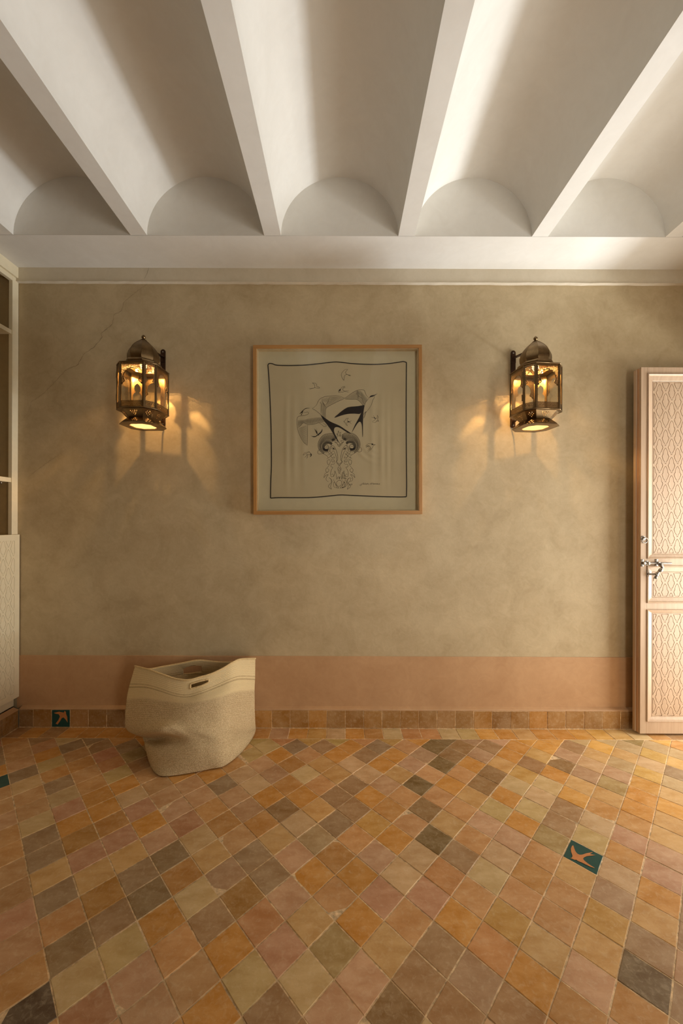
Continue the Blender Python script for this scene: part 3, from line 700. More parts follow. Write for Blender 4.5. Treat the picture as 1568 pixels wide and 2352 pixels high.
S((1170, 1272), (1210, 1240), (1262, 1238), (1275, 1250), (1318, 1250), (1290, 1262), (1270, 1300), (1235, 1335), (1200, 1368)); S((1172, 1275), (1215, 1268), (1240, 1285), (1240, 1310), (1195, 1345)); S((1172, 1300), (1200, 1275), (1235, 1275)); fill((1258, 1238), (1280, 1235), (1288, 1252), (1262, 1255))
S((232, 1408), (255, 1375), (290, 1365), (310, 1362), (325, 1355), (335, 1370), (358, 1392), (360, 1412), (335, 1435)); S((235, 1410), (275, 1385), (295, 1400), (255, 1448)); S((295, 1400), (300, 1425), (288, 1460)); S((300, 1400), (325, 1400), (345, 1405), (355, 1415)); fill((340, 1380), (360, 1395), (358, 1420), (335, 1438), (350, 1410))
fill((345, 1113), (370, 1122), (420, 1122), (440, 1105), (470, 1080), (505, 1050), (522, 1010), (520, 1050), (490, 1090), (470, 1100), (475, 1115), (455, 1110), (430, 1130), (390, 1137))
fill((403, 1008), (425, 1035), (450, 1085), (440, 1090), (418, 1045)); fill((435, 1002), (440, 1040), (450, 1080), (436, 1050))
# ram: horns built of many curved rings
def horn(cx, cy, r1, r0, a0, a1, n, inner):
    for i in range(n):
        a = a0+(a1-a0)*i/(n-1); f = i/(n-1)
        ro = r1*(1-.42*f) if inner else r1; ri = r0
        c1 = (cx+ri*math.cos(a), cy-ri*math.sin(a)); c2 = (cx+ro*math.cos(a+.18), cy-ro*math.sin(a+.18))
        m = (cx+(ri+ro)/2*math.cos(a+.22), cy-(ri+ro)/2*math.sin(a+.22)); S(c1, m, c2, w=.0013, k=3)
for s, hx in ((1, 582), (-1, 965)):
    f = (lambda a: a) if s == 1 else (lambda a: PI-a)
    hy = 1284 if s == 1 else 1274
    out = [(hx+s*q[0], hy+q[1]) for q in ((150, -120), (140, -170), (95, -200), (30, -200), (-40, -180), (-90, -130), (-122, -60), (-120, 10), (-95, 60), (-40, 105), (5, 130), (25, 165), (0, 180))]
    mid = [(hx+s*q[0], hy+q[1]) for q in ((70, -80), (90, -100), (60, -90), (20, -95), (-30, -90), (-65, -60), (-80, -20), (-78, 20), (-60, 60), (-30, 80), (5, 90), (40, 120), (10, 175))]
    S(*out); S(*mid[2:-2]); hatch(out[:-3], mid[:-3], 46, .0020, .10*s)
    inn = [(hx+s*q[0], hy+q[1]) for q in ((70, -25), (40, -45), (0, -38), (-28, -12), (-34, 20), (-20, 38), (10, 42), (35, 28))]
    mi2 = [(hx+s*q[0], hy+q[1]) for q in ((90, -65), (60, -88), (20, -93), (-30, -88), (-62, -60), (-76, 0), (-55, 60), (20, 85))]
    hatch(inn, mi2, 40, .0023, -.08*s); hatch([(hx+s*30, hy+30), (hx+s*60, hy-10)], [(hx+s*60, hy+80), (hx+s*95, hy-20)], 8, .0013)
    S((hx+35*s, hy-10), (hx+10*s, hy-30), (hx-20*s, hy-20), (hx-33*s, hy+10), (hx-15*s, hy+33), (hx+20*s, hy+30), (hx+36*s, hy+8), (hx+35*s, hy-10), w=.003)
    S((hx-28*s, hy+8), (hx, hy), (hx+30*s, hy-2)); fill((hx-34*s, hy+15), (hx-45*s, hy+30), (hx-15*s, hy+52), (hx+20*s, hy+45), (hx+15*s, hy+34), (hx-12*s, hy+36))
    # ear, eye, cheek
    ex = (500, 1340) if s == 1 else (1055, 1290)
    if s == 1: S((495, 1325), (465, 1335), (452, 1365), (470, 1390), (520, 1385), (545, 1375))
    else: S((1068, 1285), (1100, 1295), (1112, 1330), (1098, 1358), (1060, 1358), (1038, 1340))
    S(*[(775+s*(q[0]-775), q[1]) for q in ((663, 1305), (680, 1295), (705, 1305), (712, 1325), (690, 1320), (665, 1315))], w=.002)
    S(*[(775+s*(q[0]-775), q[1]) for q in ((660, 1262), (690, 1270), (715, 1300), (735, 1350), (750, 1420), (752, 1480), (730, 1500))])
    S(*[(775+s*(q[0]-775), q[1]) for q in ((672, 1330), (700, 1355), (722, 1410), (738, 1470), (735, 1500), (728, 1512), (745, 1530), (775, 1532))])
    S(*[(775+s*(q[0]-775), q[1]) for q in ((700, 1210), (730, 1225), (755, 1245), (768, 1262))]); fill(*[(775+s*(q[0]-775), q[1]) for q in ((680, 1303), (695, 1303), (698, 1316), (682, 1316))])
S((745, 1528), (760, 1545), (790, 1545), (810, 1528)); S((755, 1552), (775, 1558), (800, 1552)); S((735, 1505), (750, 1515), (758, 1528)); S((822, 1500), (805, 1515), (798, 1528))
for q in ([(735, 1120), (740, 1080), (750, 1100), (765, 1040), (775, 1080), (800, 1062), (792, 1110), (805, 1132)], [(750, 1135), (755, 1100), (765, 1130)], [(780, 1132), (782, 1095), (795, 1130)],
          [(708, 1175), (715, 1210), (745, 1215), (748, 1190), (728, 1185), (725, 1202)], [(835, 1170), (842, 1205), (815, 1215), (800, 1192), (822, 1183), (825, 1205)], [(742, 1230), (760, 1270), (785, 1282), (778, 1260), (765, 1255)], [(820, 1215), (812, 1250), (790, 1262), (785, 1240), (800, 1232)], [(810, 1120), (820, 1098), (838, 1108), (825, 1125), (815, 1118)], [(715, 1120), (740, 1135), (735, 1160)], [(830, 1130), (815, 1150), (830, 1165)]): S(*q)
# beard and fleece curls
for s in (1, -1):
    X = lambda x, s=s: 778+s*(x-778)
    for q in ([(640, 1345), (615, 1360), (625, 1385), (650, 1375), (640, 1355)], [(680, 1350), (660, 1370), (672, 1395), (695, 1380)], [(600, 1400), (640, 1400), (650, 1420), (625, 1440), (600, 1455)], [(690, 1395), (660, 1410), (662, 1440), (705, 1450), (690, 1420)],
              [(612, 1480), (640, 1490), (635, 1530), (608, 1548), (595, 1510), (605, 1480), (650, 1465)], [(672, 1450), (660, 1490), (680, 1512), (702, 1495), (690, 1475), (672, 1485)], [(635, 1545), (600, 1590), (575, 1620), (580, 1660), (610, 1655), (620, 1625), (595, 1605)],
              [(705, 1500), (700, 1540), (660, 1545), (650, 1580), (680, 1590), (660, 1625), (645, 1680), (655, 1730), (690, 1720), (675, 1690), (655, 1700)], [(600, 1665), (560, 1690), (545, 1745), (575, 1710), (610, 1700), (585, 1735), (580, 1780), (615, 1810)],
              [(620, 1745), (650, 1770), (655, 1820), (625, 1850), (615, 1885), (660, 1918), (645, 1875), (665, 1820), (660, 1775), (625, 1745)], [(710, 1640), (705, 1690), (690, 1735)], [(710, 1640), (730, 1700), (740, 1770), (755, 1735), (780, 1740), (775, 1765), (760, 1755)],
              [(685, 1770), (720, 1840), (735, 1890), (768, 1900), (735, 1860), (700, 1810), (690, 1860), (705, 1890), (740, 1900)]): S(*[(X(a), b) for a, b in q])
for q in ([(820, 1660), (830, 1720), (855, 1755), (880, 1760), (850, 1730), (850, 1690), (820, 1660)], [(800, 1680), (820, 1740), (870, 1765)], [(740, 1860), (735, 1820), (760, 1790), (800, 1790), (815, 1830), (795, 1865), (765, 1875), (740, 1860)], [(815, 1780), (855, 1830), (850, 1875), (820, 1895), (870, 1880), (890, 1830), (865, 1780)],
          [(775, 1565), (755, 1600), (760, 1640), (780, 1685), (790, 1640), (800, 1610), (785, 1570), (775, 1565)], [(765, 1590), (780, 1605), (770, 1630), (785, 1650)], [(790, 1580), (802, 1610), (795, 1625), (812, 1635)], [(970, 1760), (940, 1750), (945, 1790), (920, 1810), (925, 1845), (970, 1840), (950, 1860), (915, 1850)]): S(*q)
# signature, written as strokes
for q in ([(1120, 1822), (1108, 1860), (1095, 1868), (1085, 1855), (1105, 1845), (1128, 1842)], [(1128, 1842), (1145, 1832), (1140, 1822), (1130, 1835), (1140, 1848), (1155, 1842)], [(1175, 1830), (1160, 1828), (1155, 1842), (1168, 1848), (1178, 1832), (1180, 1848), (1190, 1845)], [(1192, 1830), (1194, 1848), (1200, 1832), (1210, 1832), (1212, 1848), (1222, 1846)],
          [(1238, 1828), (1242, 1848), (1250, 1828), (1262, 1828), (1262, 1848), (1270, 1828), (1282, 1826), (1284, 1848)], [(1305, 1832), (1292, 1830), (1290, 1845), (1300, 1846), (1308, 1832), (1312, 1847)], [(1318, 1832), (1320, 1847), (1322, 1836), (1332, 1832)], [(1348, 1832), (1336, 1832), (1334, 1846), (1344, 1846), (1350, 1832), (1354, 1847)], [(1360, 1832), (1360, 1846), (1366, 1847)], [(1384, 1830), (1374, 1832), (1384, 1842), (1376, 1850), (1366, 1848)], [(1361, 1822), (1362, 1824)]): S(*q, w=.0013, k=3)
drawing = mesh_obj('printed_drawing', IV, IF, M_INK, scarf); drawing['label'] = 'black line drawing with hand-written signature and border line'
# ------------------------------------------------------------------ lanterns
LW, LA, LH = .125, .042, .2346          # wide face, chamfer leg, body height
def octo(w, a, z):                     # ccw from front-left going right (front = -Y)
    h = w/2; t = h+a
    return [(-h, -t, z), (h, -t, z), (t, -h, z), (t, h, z), (h, t, z), (-h, t, z), (-t, h, z), (-t, -h, z)]
def scallop(w, wide):
    """opening outline for a panel of width w: arch above a straight glazed part"""
    hb = w/2-.008; pts = [(-hb, .036), (hb, .036), (hb, .118)]
    r = .040 if wide else .0145; cz = .160
    nb = (.0445, .036, .030) if wide else (.019, .016, .012)
    pts += [(nb[0]+.004, .120), (nb[0], .128), (nb[1]+.002, .130), (nb[1]-.004, .137)]
    if wide: arc = [(r*math.cos(t), cz+r*math.sin(t)) for t in [(-.62+(PI+1.24)*i/18) for i in range(19)]]
    else: arc = [(.010, .140), (.015, .150), (.017, .160), (.015, .172), (.009, .182), (0, .190), (-.009, .182), (-.015, .172), (-.017, .160), (-.015, .150), (-.010, .140)]
    pts += arc+[(-x, z) for x, z in ((nb[1]-.004, .137), (nb[1]+.002, .130), (nb[0], .128), (nb[0]+.004, .120), (hb, .118))]
    return pts
def inside(p, poly, m):
    c = False; n = len(poly); dm = 9
    for i in range(n):
        a, b = poly[i], poly[(i+1) % n]
        if (a[1] > p[1]) != (b[1] > p[1]) and p[0] < (b[0]-a[0])*(p[1]-a[1])/(b[1]-a[1])+a[0]: c = not c
        vx, vy = b[0]-a[0], b[1]-a[1]; L = vx*vx+vy*vy or 1
        t = max(0, min(1, ((p[0]-a[0])*vx+(p[1]-a[1])*vy)/L)); dm = min(dm, math.hypot(p[0]-a[0]-t*vx, p[1]-a[1]-t*vy))
    return c or dm < m
def panel_mesh(w, wide):
    op = scallop(w, wide); holes = [op]; r = random.Random(5 if wide else 9); sp = .0052
    def add(x, z):
        k = r.choice((4, 5, 5, 6)); ph = r.uniform(0, 6); rr = sp*r.uniform(.33, .405)
        q = [(x+rr*r.uniform(.72, 1.05)*math.cos(ph+2*PI*i/k), z+rr*r.uniform(.72, 1.05)*math.sin(ph+2*PI*i/k)) for i in range(k)]
        holes.append(q)
        if x > .0026: holes.append([(-a, b) for a, b in q][::-1])
    hb = w/2-.0075
    for z0, z1 in ((.0085, .0325), (.121, LH-.0085)):
        nrow = int((z1-z0)/(sp*.88))
        for j in range(nrow+1):
            z = z0+(z1-z0)*j/nrow; off = sp/2 if j % 2 else 0
            x = off
            while x < hb-.0015:
                if (x == 0 or x > .0023) and not inside((x, z), op, .0034): add(x+(0 if x == 0 else r.uniform(-.0003, .0003)), z+r.uniform(-.00025, .00025))
                x += sp
    h = w/2-.0004
    return plate_mesh('pierced_panel', [(-h, .0004), (h, .0004), (h, LH-.0004), (-h, LH-.0004)], holes, .0012)
def tri_holes(w0, w1, h, up):
    """pierced trapezoid: triangle of little holes"""
    out = [(-w0/2, 0), (w0/2, 0), (w1/2, h), (-w1/2, h)]; hs = []
    rows = 4; s = h/6.2
    for j in range(rows):
        n = rows-j
        z = h*.28+j*s*.98 if up else h*.74-j*s*.98
        for i in range(n):
            x = (i-(n-1)/2)*s*1.5; rr = s*.40
            if abs(x)+rr < min(w0, w1)/2-.002: hs.append([(x+rr*math.cos(2*PI*k/6), z+rr*math.sin(2*PI*k/6)) for k in range(6)])
    return plate_mesh('funnel_panel', out, hs, .001)
ME = {}
for nm, w, wide in (('w', LW, True), ('n', LA*2**.5, False)):
    ME[nm] = panel_mesh(w, wide); ME[nm].materials.append(M_BRASS)
    g = bmesh.new(); bx(g, -w/2+.003, w/2-.003, .003, LH-.003, -.0028, -.0014); m2 = bpy.data.meshes.new('glass_pane'); g.to_mesh(m2); g.free(); m2.materials.append(M_GLASS); ME['g'+nm] = m2
def frameM(a, b):
    """matrix: local x along a->b, local y up the face, local z outwards"""
    pass
def lantern(cx, cy, z0, yaw, label, barx, seed):
    L = tag(empty('wall_lantern', (cx, YW, z0)), label, 'lamp', 'pierced brass wall lanterns')
    base = Matrix.Translation((0, cy-YW, 0)) @ Matrix.Rotation(yaw, 4, 'Z')
    def add(name, bm, mat, parent=L, sm=None):
        bmesh.ops.transform(bm, matrix=base, verts=bm.verts); return bm_obj(name, bm, mat, parent, autosm=sm)
    oc = octo(LW, LA, 0)
    for i in range(8):
        a, b = Vector(oc[i]), Vector(oc[(i+1) % 8]); mid = (a+b)/2; xd = (b-a).normalized(); nrm = Vector((xd.y, -xd.x, 0))
        M = base @ Matrix(((xd.x, 0, nrm.x, mid.x), (xd.y, 0, nrm.y, mid.y), (0, 1, 0, 0), (0, 0, 0, 1)))
        k = 'w' if i % 2 == 0 else 'n'
        o = link(bpy.data.objects.new('pierced_panel', ME[k]), L); o.matrix_local = M
        g = link(bpy.data.objects.new('glass_pane', ME['g'+k]), L); g.matrix_local = M
    bm = bmesh.new()
    for p in oc: tube(bm, [(p[0], p[1], -.001), (p[0], p[1], LH+.001)], .0036, 8)
    for z in (.001, LH-.001):
        r = octo(LW+.002, LA+.001, z)
        tube(bm, r+[r[0], r[1]], .0028, 8, False)
    add('corner_frame', bm, M_BRASS, sm=.8)
    # body top plate with collar, dome
    def ringstack(prof, n=8, cap0=False, cap1=False, thick=None):
        b = bmesh.new(); rings = []
        for w, a, z in prof: rings.append([b.verts.new(p) for p in octo(w, a, z)])
        for r0, r1 in zip(rings, rings[1:]):
            for i in range(8): b.faces.new((r0[i], r0[(i+1) % 8], r1[(i+1) % 8], r1[i]))
        if cap0: b.faces.new(rings[0][::-1])
        if cap1: b.faces.new(rings[-1])
        return b
    add('top_plate', ringstack([(LW, LA, LH), (.066, .032, LH+.002), (.064, .031, LH+.018)]), M_BRASS)
    # collar with small holes (front half seen)
    add('rim', ringstack([(.062, .031, LH+.012), (.072, .038, LH+.013), (.077, .041, LH+.018), (.078, .0415, LH+.024), (.075, .040, LH+.031), (.064, .036, LH+.035), (.050, .034, LH+.038)]), M_BRASS)
    pr = [(.072, .033), (.0765, .043), (.0785, .056), (.0775, .070), (.073, .084), (.065, .099), (.054, .113), (.041, .126), (.028, .137), (.017, .146), (.012, .149)]
    prof = [(r*.765, r*.54, LH+.001+z*1.03) for r, z in pr]
    add('dome', ringstack(prof, cap1=True), M_BRASS, sm=.45)
    bm = bmesh.new()
    for i in range(8):
        tube(bm, [Vector(octo(w, a, z)[i])*1.0 for w, a, z in prof], .0010, 6)
    add('dome_seam', bm, M_BRASS, sm=1)
    bm = bmesh.new(); lathe(bm, [(.013, 0), (.015, .002), (.006, .005), (.0045, .008), (.008, .011), (.0105, .016), (.0105, .020), (.008, .025), (.004, .029), (.001, .031)], 20, (0, 0, LH+.153))
    add('finial', bm, M_BRASS, sm=1)
    # funnel and flared foot
    def trap(wb, ab, zb, wt, at, zt, name, up):
        lo, hi = octo(wb, ab, zb), octo(wt, at, zt); 
        for i in range(8):
            a, b, c, d = Vector(lo[i]), Vector(lo[(i+1) % 8]), Vector(hi[(i+1) % 8]), Vector(hi[i])
            m0, m1 = (a+b)/2, (c+d)/2; xd = (b-a).normalized(); yd = (m1-m0); h = yd.length; yd.normalize(); zd = xd.cross(yd)
            key = (name, i % 2)
            if key not in ME:
                ME[key] = tri_holes((b-a).length, (c-d).length, h, up); ME[key].materials.append(M_BRASS)
            M = Matrix(((xd.x, yd.x, zd.x, m0.x), (xd.y, yd.y, zd.y, m0.y), (xd.z, yd.z, zd.z, m0.z), (0, 0, 0, 1)))
            o = link(bpy.data.objects.new('funnel_panel', ME[key]), L); o.matrix_local = base @ M
    zw, zf = -.036, -.068
    trap(.072, .030, zw, .112, .038, -.001, 'funnel', False)
    trap(.110, .042, zf, .072, .030, zw, 'foot', True)
    add('bottom_ring', ringstack([(LW, LA, 0), (.112, .038, -.0012)]), M_BRASS)
    add('foot_ring', ringstack([(.110, .042, zf), (.112, .043, zf-.004), (.062, .028, zf-.005), (.062, .028, zf-.001)]), M_BRASS)
    b = bmesh.new(); b.faces.new([b.verts.new(p) for p in octo(.066, .030, zf-.002)]); add('frosted_glass', b, M_FROST)
    # bulb and holder
    bm = bmesh.new(); lathe(bm, [(.013, LH+.072), (.013, LH+.100), (.007, LH+.11)], 16, (0, 0, 0)); add('bulb_holder', bm, M_IRON, sm=.8)
    bm = bmesh.new(); lathe(bm, [(.009, LH+.072), (.014, LH+.056), (.0185, LH+.034), (.0165, LH+.012), (.009, LH-.004), (.002, LH-.009)], 16, (0, 0, 0)); add('bulb', bm, M_BULB, sm=2)
    lt = bpy.data.lights.new('bulb_light', 'POINT'); lt.energy = 40; lt.color = (1, .60, .24); lt.shadow_soft_size = .008
    lo = link(bpy.data.objects.new('bulb_light', lt), L); lo.location = base @ Vector((0, 0, LH+.036))
    # wall bracket
    X = barx-cx; zt, zbm = 2.206-z0, 1.752-z0; bm = bmesh.new(); pts = []
    hw = .0135
    for i in range(13): pts.append((X+hw*math.cos(PI*i/12), zt-hw+hw*math.sin(PI*i/12)))
    for i in range(13): pts.append((X-hw*math.cos(PI*i/12), zbm+hw-hw*math.sin(PI*i/12)))
    f0 = [bm.verts.new((x, -.007, z)) for x, z in pts]; f1 = [bm.verts.new((x, -.0015, z)) for x, z in pts]
    bm.faces.new(f0); bm.faces.new(f1[::-1])
    for i in range(26): bm.faces.new((f0[i], f0[(i+1) % 26], f1[(i+1) % 26], f1[i]))
    bmesh.ops.recalc_face_normals(bm, faces=bm.faces)
    bk = bm_obj('bracket', bm, M_IRON, L)
    for z in (zt-.016, zt-.068, zbm+.016):
        bm = bmesh.new(); lathe(bm, [(.0045, 0), (.0045, .0015), (.002, .0025)], 12, (X, -.007, z), M=FY); bm_obj('screw', bm, M_STEEL, bk)
    # upper arm: flat bar with up-turned lip, running out to the dome
    bm = bmesh.new(); yc = cy-YW
    b = bmesh.new(); bx(b, -.010, .010, -.0025, .0025, -.5, .5)
    p0, p1 = Vector((X, -.006, zt-.045)), Vector((0, yc+.03, LH+.128)); d = p1-p0
    for v in b.verts: v.co.z *= d.length
    join(bm, b, Matrix.Translation((p0+p1)/2) @ d.to_track_quat('Z', 'Y').to_matrix().to_4x4())
    bx(bm, X-.0135, X+.0135, -.010, -.006, zt-.075, zt-.035)
    tube(bm, spline([(0, yc+.03, LH+.128), (0, yc+.072, LH+.11), (0, yc+.098, LH+.07), (0, yc+.100, LH+.035), (0, yc+.085, LH+.015)], 5), .0035, 8)
    bm_obj('support_arm', bm, M_IRON, bk, autosm=.8); bm = bmesh.new()
    tube(bm, spline([(X, -.006, zbm+.035), (X, -.03, zbm+.03), (X*.5, yc+.14, zbm+.045), (0, yc+.09, -.035), (0, yc+.062, -.030)], 5), .0035, 8)
    lp = [(X, -.022+.009*math.cos(t*.6), zbm+.045+.010*math.sin(t*.6)) for t in range(11)]; tube(bm, lp, .0022, 6, False)
    bm_obj('support_arm', bm, M_IRON, bk, autosm=.8)
    # little door hinges on the outer side
    s = -1
    for z in (LH*.28, LH*.78):
        bm = bmesh.new(); tube(bm, [(s*(LW/2+LA+.004), -LW/2+.004, z-.016), (s*(LW/2+LA+.004), -LW/2+.004, z+.016)], .004, 8)
        add('hinge', bm, M_BRASS, sm=.8)
    return L
ZB = 1.777
lantern(-1.062, 2.045, ZB, math.radians(-3), 'pierced brass lantern on the wall left of the framed picture', W(375, 890, YW).x, 1)
lantern(1.032, 2.040, ZB-.002, math.radians(6), 'pierced brass lantern on the wall between the framed picture and the door', W(1177, 890, YW).x, 2)
# ------------------------------------------------------------------ woven bag
F_ = 'f'
KF = [
 [(185, 230, 2.00), (320, 265, 1.95), (480, 320, 1.92), (600, 360, 1.91), (740, 378, 1.91), (860, 350, 1.93), (1000, 308, 1.96), (1120, 250, 2.00), (1210, 195, 2.04), (1300, 157, 2.09), (1458, 150, 2.15)],
 [(125, 435, 1.99), (300, 440, 1.93), (450, 480, 1.90), (600, 530, 1.885), (740, 545, 1.885), (900, 500, 1.90), (1050, 440, 1.94), (1200, 375, 1.99), (1300, 350, 2.05), (1455, 355, 2.15)],
 [(95, 580, 1.98), (300, 570, 1.91), (500, 600, 1.88), (700, 620, 1.87), (900, 600, 1.88), (1100, 550, 1.92), (1250, 500, 1.99), (1450, 480, 2.15)],
 [(78, 800, 1.97), (300, 790, 1.89), (500, 790, 1.86), (700, 800, 1.85), (900, 780, 1.87), (1100, 740, 1.91), (1250, 710, 1.99), (1452, 690, 2.15)],
 [(110, 920, 1.965), (220, 950, 1.91), (400, 925, 1.815), (550, 885, 1.815), (700, 905, 1.83), (900, 915, 1.85), (1100, 905, 1.90), (1280, 880, 1.99), (1458, 830, 2.155)],
 [(270, 985, 1.95), (300, 1000, 1.945), (430, 1005, 1.925), (550, 975, 1.875), (700, 1000, 1.835), (900, 1005, 1.845), (1100, 1000, 1.88), (1260, 960, 1.98), (1400, 915, 2.09), (1462, 885, 2.16)],
 [(285, 1060, 1.91), (340, 1085, 1.875), (450, 1100, 1.84), (600, 1105, 1.825), (750, 1110, 1.82), (900, 1110, 1.83), (1100, 1100, 1.87), (1260, 1025, 1.97), (1400, 945, 2.09), (1462, 905, 2.16)],
 [(320, 1210, 1.885), (365, 1255, 1.845), (450, 1280, 1.815), (600, 1280, 1.805), (750, 1270, 1.81), (900, 1250, 1.825), (1120, 1215, 1.865), (1280, 1115, 1.965), (1400, 1000, 2.08), (1458, 925, 2.15)],
 [(350, 1300, F_), (400, 1365, F_), (480, 1397, F_), (650, 1383, F_), (830, 1353, F_), (980, 1322, F_), (1130, 1288, F_), (1290, 1165, F_), (1400, 1035, F_), (1448, 955, F_)]]
KB0 = [(185, 230, 2.00), (320, 262, 2.07), (480, 235, 2.12), (650, 205, 2.155), (850, 168, 2.18), (1000, 180, 2.19), (1160, 190, 2.195), (1300, 170, 2.195), (1458, 150, 2.15)]
def BP(p):
    x, y = 270+p[0]/4.612, 1480+p[1]/4.612
    return G(x, y, .006) if p[2] == F_ else W(x, y, p[2])
NC, NR = 110, 8
frows = [resample(spline([BP(p) for p in k], 8), NC) for k in KF]
brows = [resample(spline([BP(p) for p in KB0], 8), NC)]
for fr_ in frows[1:]:
    a, b = fr_[0], fr_[-1]; row = []
    for i in range(NC):
        s = i/(NC-1); p = a.lerp(b, s); p.y = min(2.195 if p.z > .13 else 2.185, p.y+.165*math.sin(PI*s)**.75)
        p.y = max(p.y, a.lerp(b, s).y); row.append(p)
    brows.append(row)
def expand(rows):
    out = []
    for k in range(len(rows)-1):
        for j in range(NR):
            t = j/NR; out.append(([cr(rows[max(k-1, 0)][i], rows[k][i], rows[k+1][i], rows[min(k+2, len(rows)-1)][i], t) for i in range(NC)], k+t))
    out.append((rows[-1], float(len(rows)-1))); return out
fe, be = expand(frows), expand(brows)
bag = tag(empty('woven_bag', (-.78, 2.0, 0)), 'large slouching woven straw bag with two slot handles, standing against the wall', 'bag')
V = []; Fc = []; tv = []; uv = []
n2 = 2*NC-2
acc = [0]*n2
for j, ((fr_, t), (br_, _)) in enumerate(zip(fe, be)):
    ring = list(fr_)+list(br_[-2:0:-1])
    for i, p in enumerate(ring):
        q = Vector(p)
        if q.z < .004: q.z = .004
        V.append(q); tv.append(t)
for j in range(len(fe)-1):
    for i in range(n2):
        a, b, c, d = j*n2+i, j*n2+(i+1) % n2, (j+1)*n2+(i+1) % n2, (j+1)*n2+i
        Fc.append((a, d, c, b))
# handle slots: drop the faces inside slanted quads
def px_of(i): x, y = P2(V[i]); return ((x-270)*4.612, (y-1480)*4.612)
S1 = [(770, 420), (860, 392), (962, 370), (964, 404), (880, 442), (768, 472)]
S2 = [(688, 262), (720, 236), (800, 216), (890, 225), (902, 290), (800, 305), (692, 318)]
def inpoly(p, poly):
    c = False
    for k in range(len(poly)):
        a, b = poly[k], poly[(k+1) % len(poly)]
        if (a[1] > p[1]) != (b[1] > p[1]) and p[0] < (b[0]-a[0])*(p[1]-a[1])/(b[1]-a[1])+a[0]: c = not c
    return c
# refine: work on a finer copy of the upper region through subdivision
bm = bmesh.new(); lay = bm.verts.layers.float.new('row'); vv = [bm.verts.new(p) for p in V]
for v, t in zip(vv, tv): v[lay] = t
uvl = bm.loops.layers.uv.new('UVMap')
half = NC-1
for k, f in enumerate(Fc):
    fc = bm.faces.new([vv[i] for i in f]); fc.smooth = True; j, i = divmod(k, n2)
    us = (i, i, i+1, i+1); ws = (j, j+1, j+1, j)
    for lp, u, w in zip(fc.loops, us, ws): lp[uvl].uv = (u*.0068, w*.0075)
bm.faces.ensure_lookup_table()
sel = [f for k, f in enumerate(bm.faces) if k//n2 < NR*1.2]
bmesh.ops.subdivide_edges(bm, edges=list({e for f in sel for e in f.edges}), cuts=2, use_grid_fill=True)
dead = []
for f in bm.faces:
    c = f.calc_center_median(); t = sum(v[lay] for v in f.verts)/len(f.verts)
    if t > 1.15: continue
    x, y = P2(c); q = ((x-270)*4.612, (y-1480)*4.612); n = f.normal
    # front sheet lies nearer than back sheet
    front = c.y < 2.03 if q[0] < 1000 else False
    if (front and inpoly(q, S1)) or ((not front) and inpoly(q, S2)): dead.append(f)
bmesh.ops.delete(bm, geom=dead, context='FACES')
bmesh.ops.recalc_face_normals(bm, faces=bm.faces)
slot_edges = [e for e in bm.edges if e.is_boundary and all(.12 < v[lay] < 1.2 for v in e.verts)]
def loops(es):
    es = set(es); out = []
    while es:
        e = es.pop(); ch = [e.verts[0], e.verts[1]]
        while True:
            nx = next((g for g in ch[-1].link_edges if g in es), None)
            if not nx: break
            es.discard(nx); ch.append(nx.other_vert(ch[-1]))
        out.append([v.co.copy() for v in ch])
    return out
for e in slot_edges:
    for v in e.verts:
        x, y = P2(v.co); q = ((x-270)*4.612, (y-1480)*4.612)
        poly = S1 if min(math.hypot(q[0]-a, q[1]-b) for a, b in S1) < min(math.hypot(q[0]-a, q[1]-b) for a, b in S2) else S2
        best = None
        for k in range(len(poly)):
            a, b = poly[k], poly[(k+1) % len(poly)]; vx, vy = b[0]-a[0], b[1]-a[1]
            t = max(0, min(1, ((q[0]-a[0])*vx+(q[1]-a[1])*vy)/(vx*vx+vy*vy)))
            c = (a[0]+t*vx, a[1]+t*vy); d = math.hypot(c[0]-q[0], c[1]-q[1])
            if best is None or d < best[0]: best = (d, c)
        if best[0] < 22: v.co = W(270+best[1][0]/4.612, 1480+best[1][1]/4.612, v.co.y)
slots = [l for l in loops(slot_edges) if len(l) > 8]
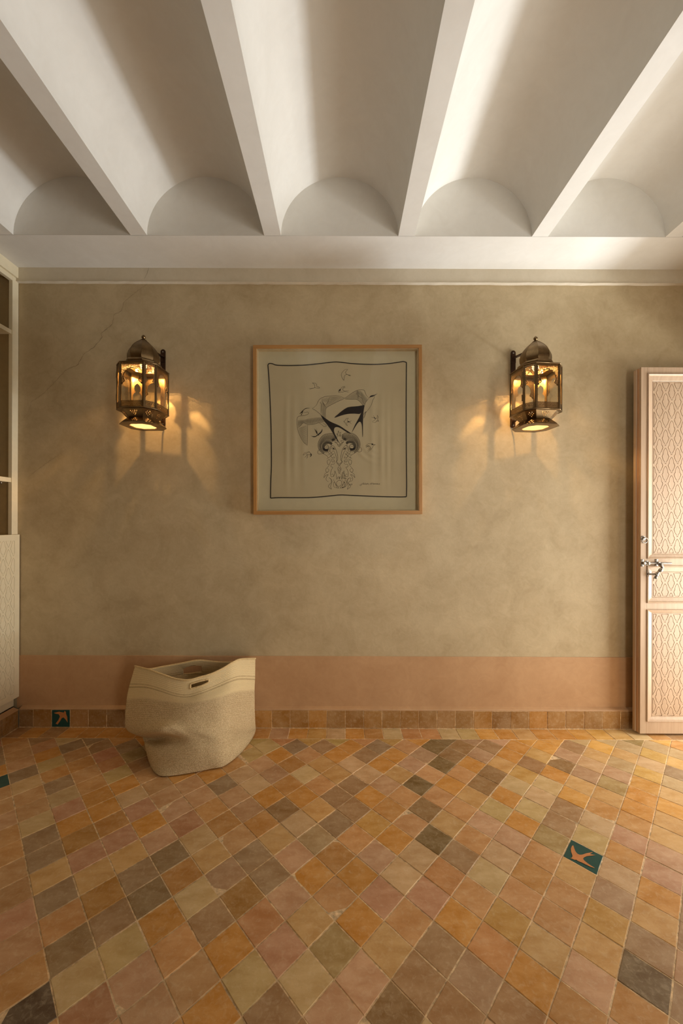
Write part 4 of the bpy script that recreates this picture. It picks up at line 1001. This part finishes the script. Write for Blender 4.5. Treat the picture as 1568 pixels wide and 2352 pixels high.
# smooth the ragged slot edges
body_me = bpy.data.meshes.new('body'); bm.to_mesh(body_me); bm.free()
def straw():
    t = NT('woven_straw'); at = t.n('ShaderNodeAttribute', attribute_name='row').outputs['Fac']
    tc = t.n('ShaderNodeTexCoord'); sp = t.n('ShaderNodeSeparateXYZ'); t.l(tc.outputs['UV'], sp.inputs[0])
    u, v = sp.outputs[0], sp.outputs[1]
    rowf = t.math('MULTIPLY', v, 2*PI/.0060)
    k = t.math('FLOOR', t.math('DIVIDE', v, .0060))
    stg = t.math('SINE', t.math('ADD', t.math('MULTIPLY', u, 2*PI/.0060), t.math('MULTIPLY', k, 2.1)))
    h = t.math('ADD', t.math('MULTIPLY', t.math('COSINE', rowf), -.5), t.math('MULTIPLY', stg, .28))
    co = t.obj(); nz = t.noise(420, 3, .6, co)
    hh = t.math('ADD', h, t.math('MULTIPLY', nz, .8))
    fle = t.ramp(t.noise(300, 4, .7, co), [(.42, lin((158, 134, 98))), (.60, lin((232, 212, 172)))])
    pale = t.ramp(nz, [(.3, lin((208, 184, 138))), (.7, lin((228, 207, 164)))])
    mid = t.ramp(t.noise(5, 3, .5, co), [(.35, lin((194, 166, 124))), (.7, lin((208, 182, 140)))])
    low = t.mix(.62, mid, fle)
    c = t.mix(t.ramp(t.math('DIVIDE', at, 8), [(.243, (0, 0, 0)), (.262, (1, 1, 1))]), pale, low)
    def band(a, b):
        return t.math('MULTIPLY', t.math('GREATER_THAN', at, a), t.math('LESS_THAN', at, b))
    st_ = t.math('ADD', band(.90, .955), band(1.06, 1.17))
    c = t.mix(t.math('MULTIPLY', st_, t.math('MULTIPLY', t.ramp(nz, [(.35, (0, 0, 0)), (.55, (1, 1, 1))]), .55)), c, lin((118, 88, 52)))
    t.l(c, t.b.inputs['Base Color']); t.b.inputs['Roughness'].default_value = .85; t.b.inputs['Specular IOR Level'].default_value = .2
    t.bump(hh, .6, .0014); return t.m
M_STRAW = straw()
body_me.materials.append(M_STRAW)
body = link(bpy.data.objects.new('body', body_me), bag); body.matrix_parent_inverse = Matrix.Translation(-Vector(bag.location))
sm = body.modifiers.new('thickness', 'SOLIDIFY'); sm.thickness = .006; sm.offset = -1
def bchild(name, bm, mat):
    o = bm_obj(name, bm, mat, bag, True); o.matrix_parent_inverse = Matrix.Translation(-Vector(bag.location)); return o
M_TRIM = simple('straw_binding', (214, 186, 136), .85, var=.12, nscale=200, bump=.5)
for l in slots:
    pts = l
    for _ in range(1):
        n = len(pts); pts = [(pts[i-1]+pts[i]*2+pts[(i+1) % n])/4 for i in range(n)]
    bm = bmesh.new(); tube(bm, pts+[pts[0], pts[1]], .0042, 8, False); bchild('handle_binding', bm, M_TRIM)
bm = bmesh.new(); rim = [V[i] for i in range(n2)]
tube(bm, rim+[rim[0], rim[1]], .0045, 8, False); bchild('rim_binding', bm, M_TRIM)
bm = bmesh.new(); last = [V[(len(fe)-1)*n2+i] for i in range(n2)]; c = sum(last, Vector())/n2
vc = [bm.verts.new(p) for p in last]; cv = bm.verts.new(c)
for i in range(n2): bm.faces.new((vc[i], vc[(i+1) % n2], cv))
bchild('base', bm, M_STRAW)
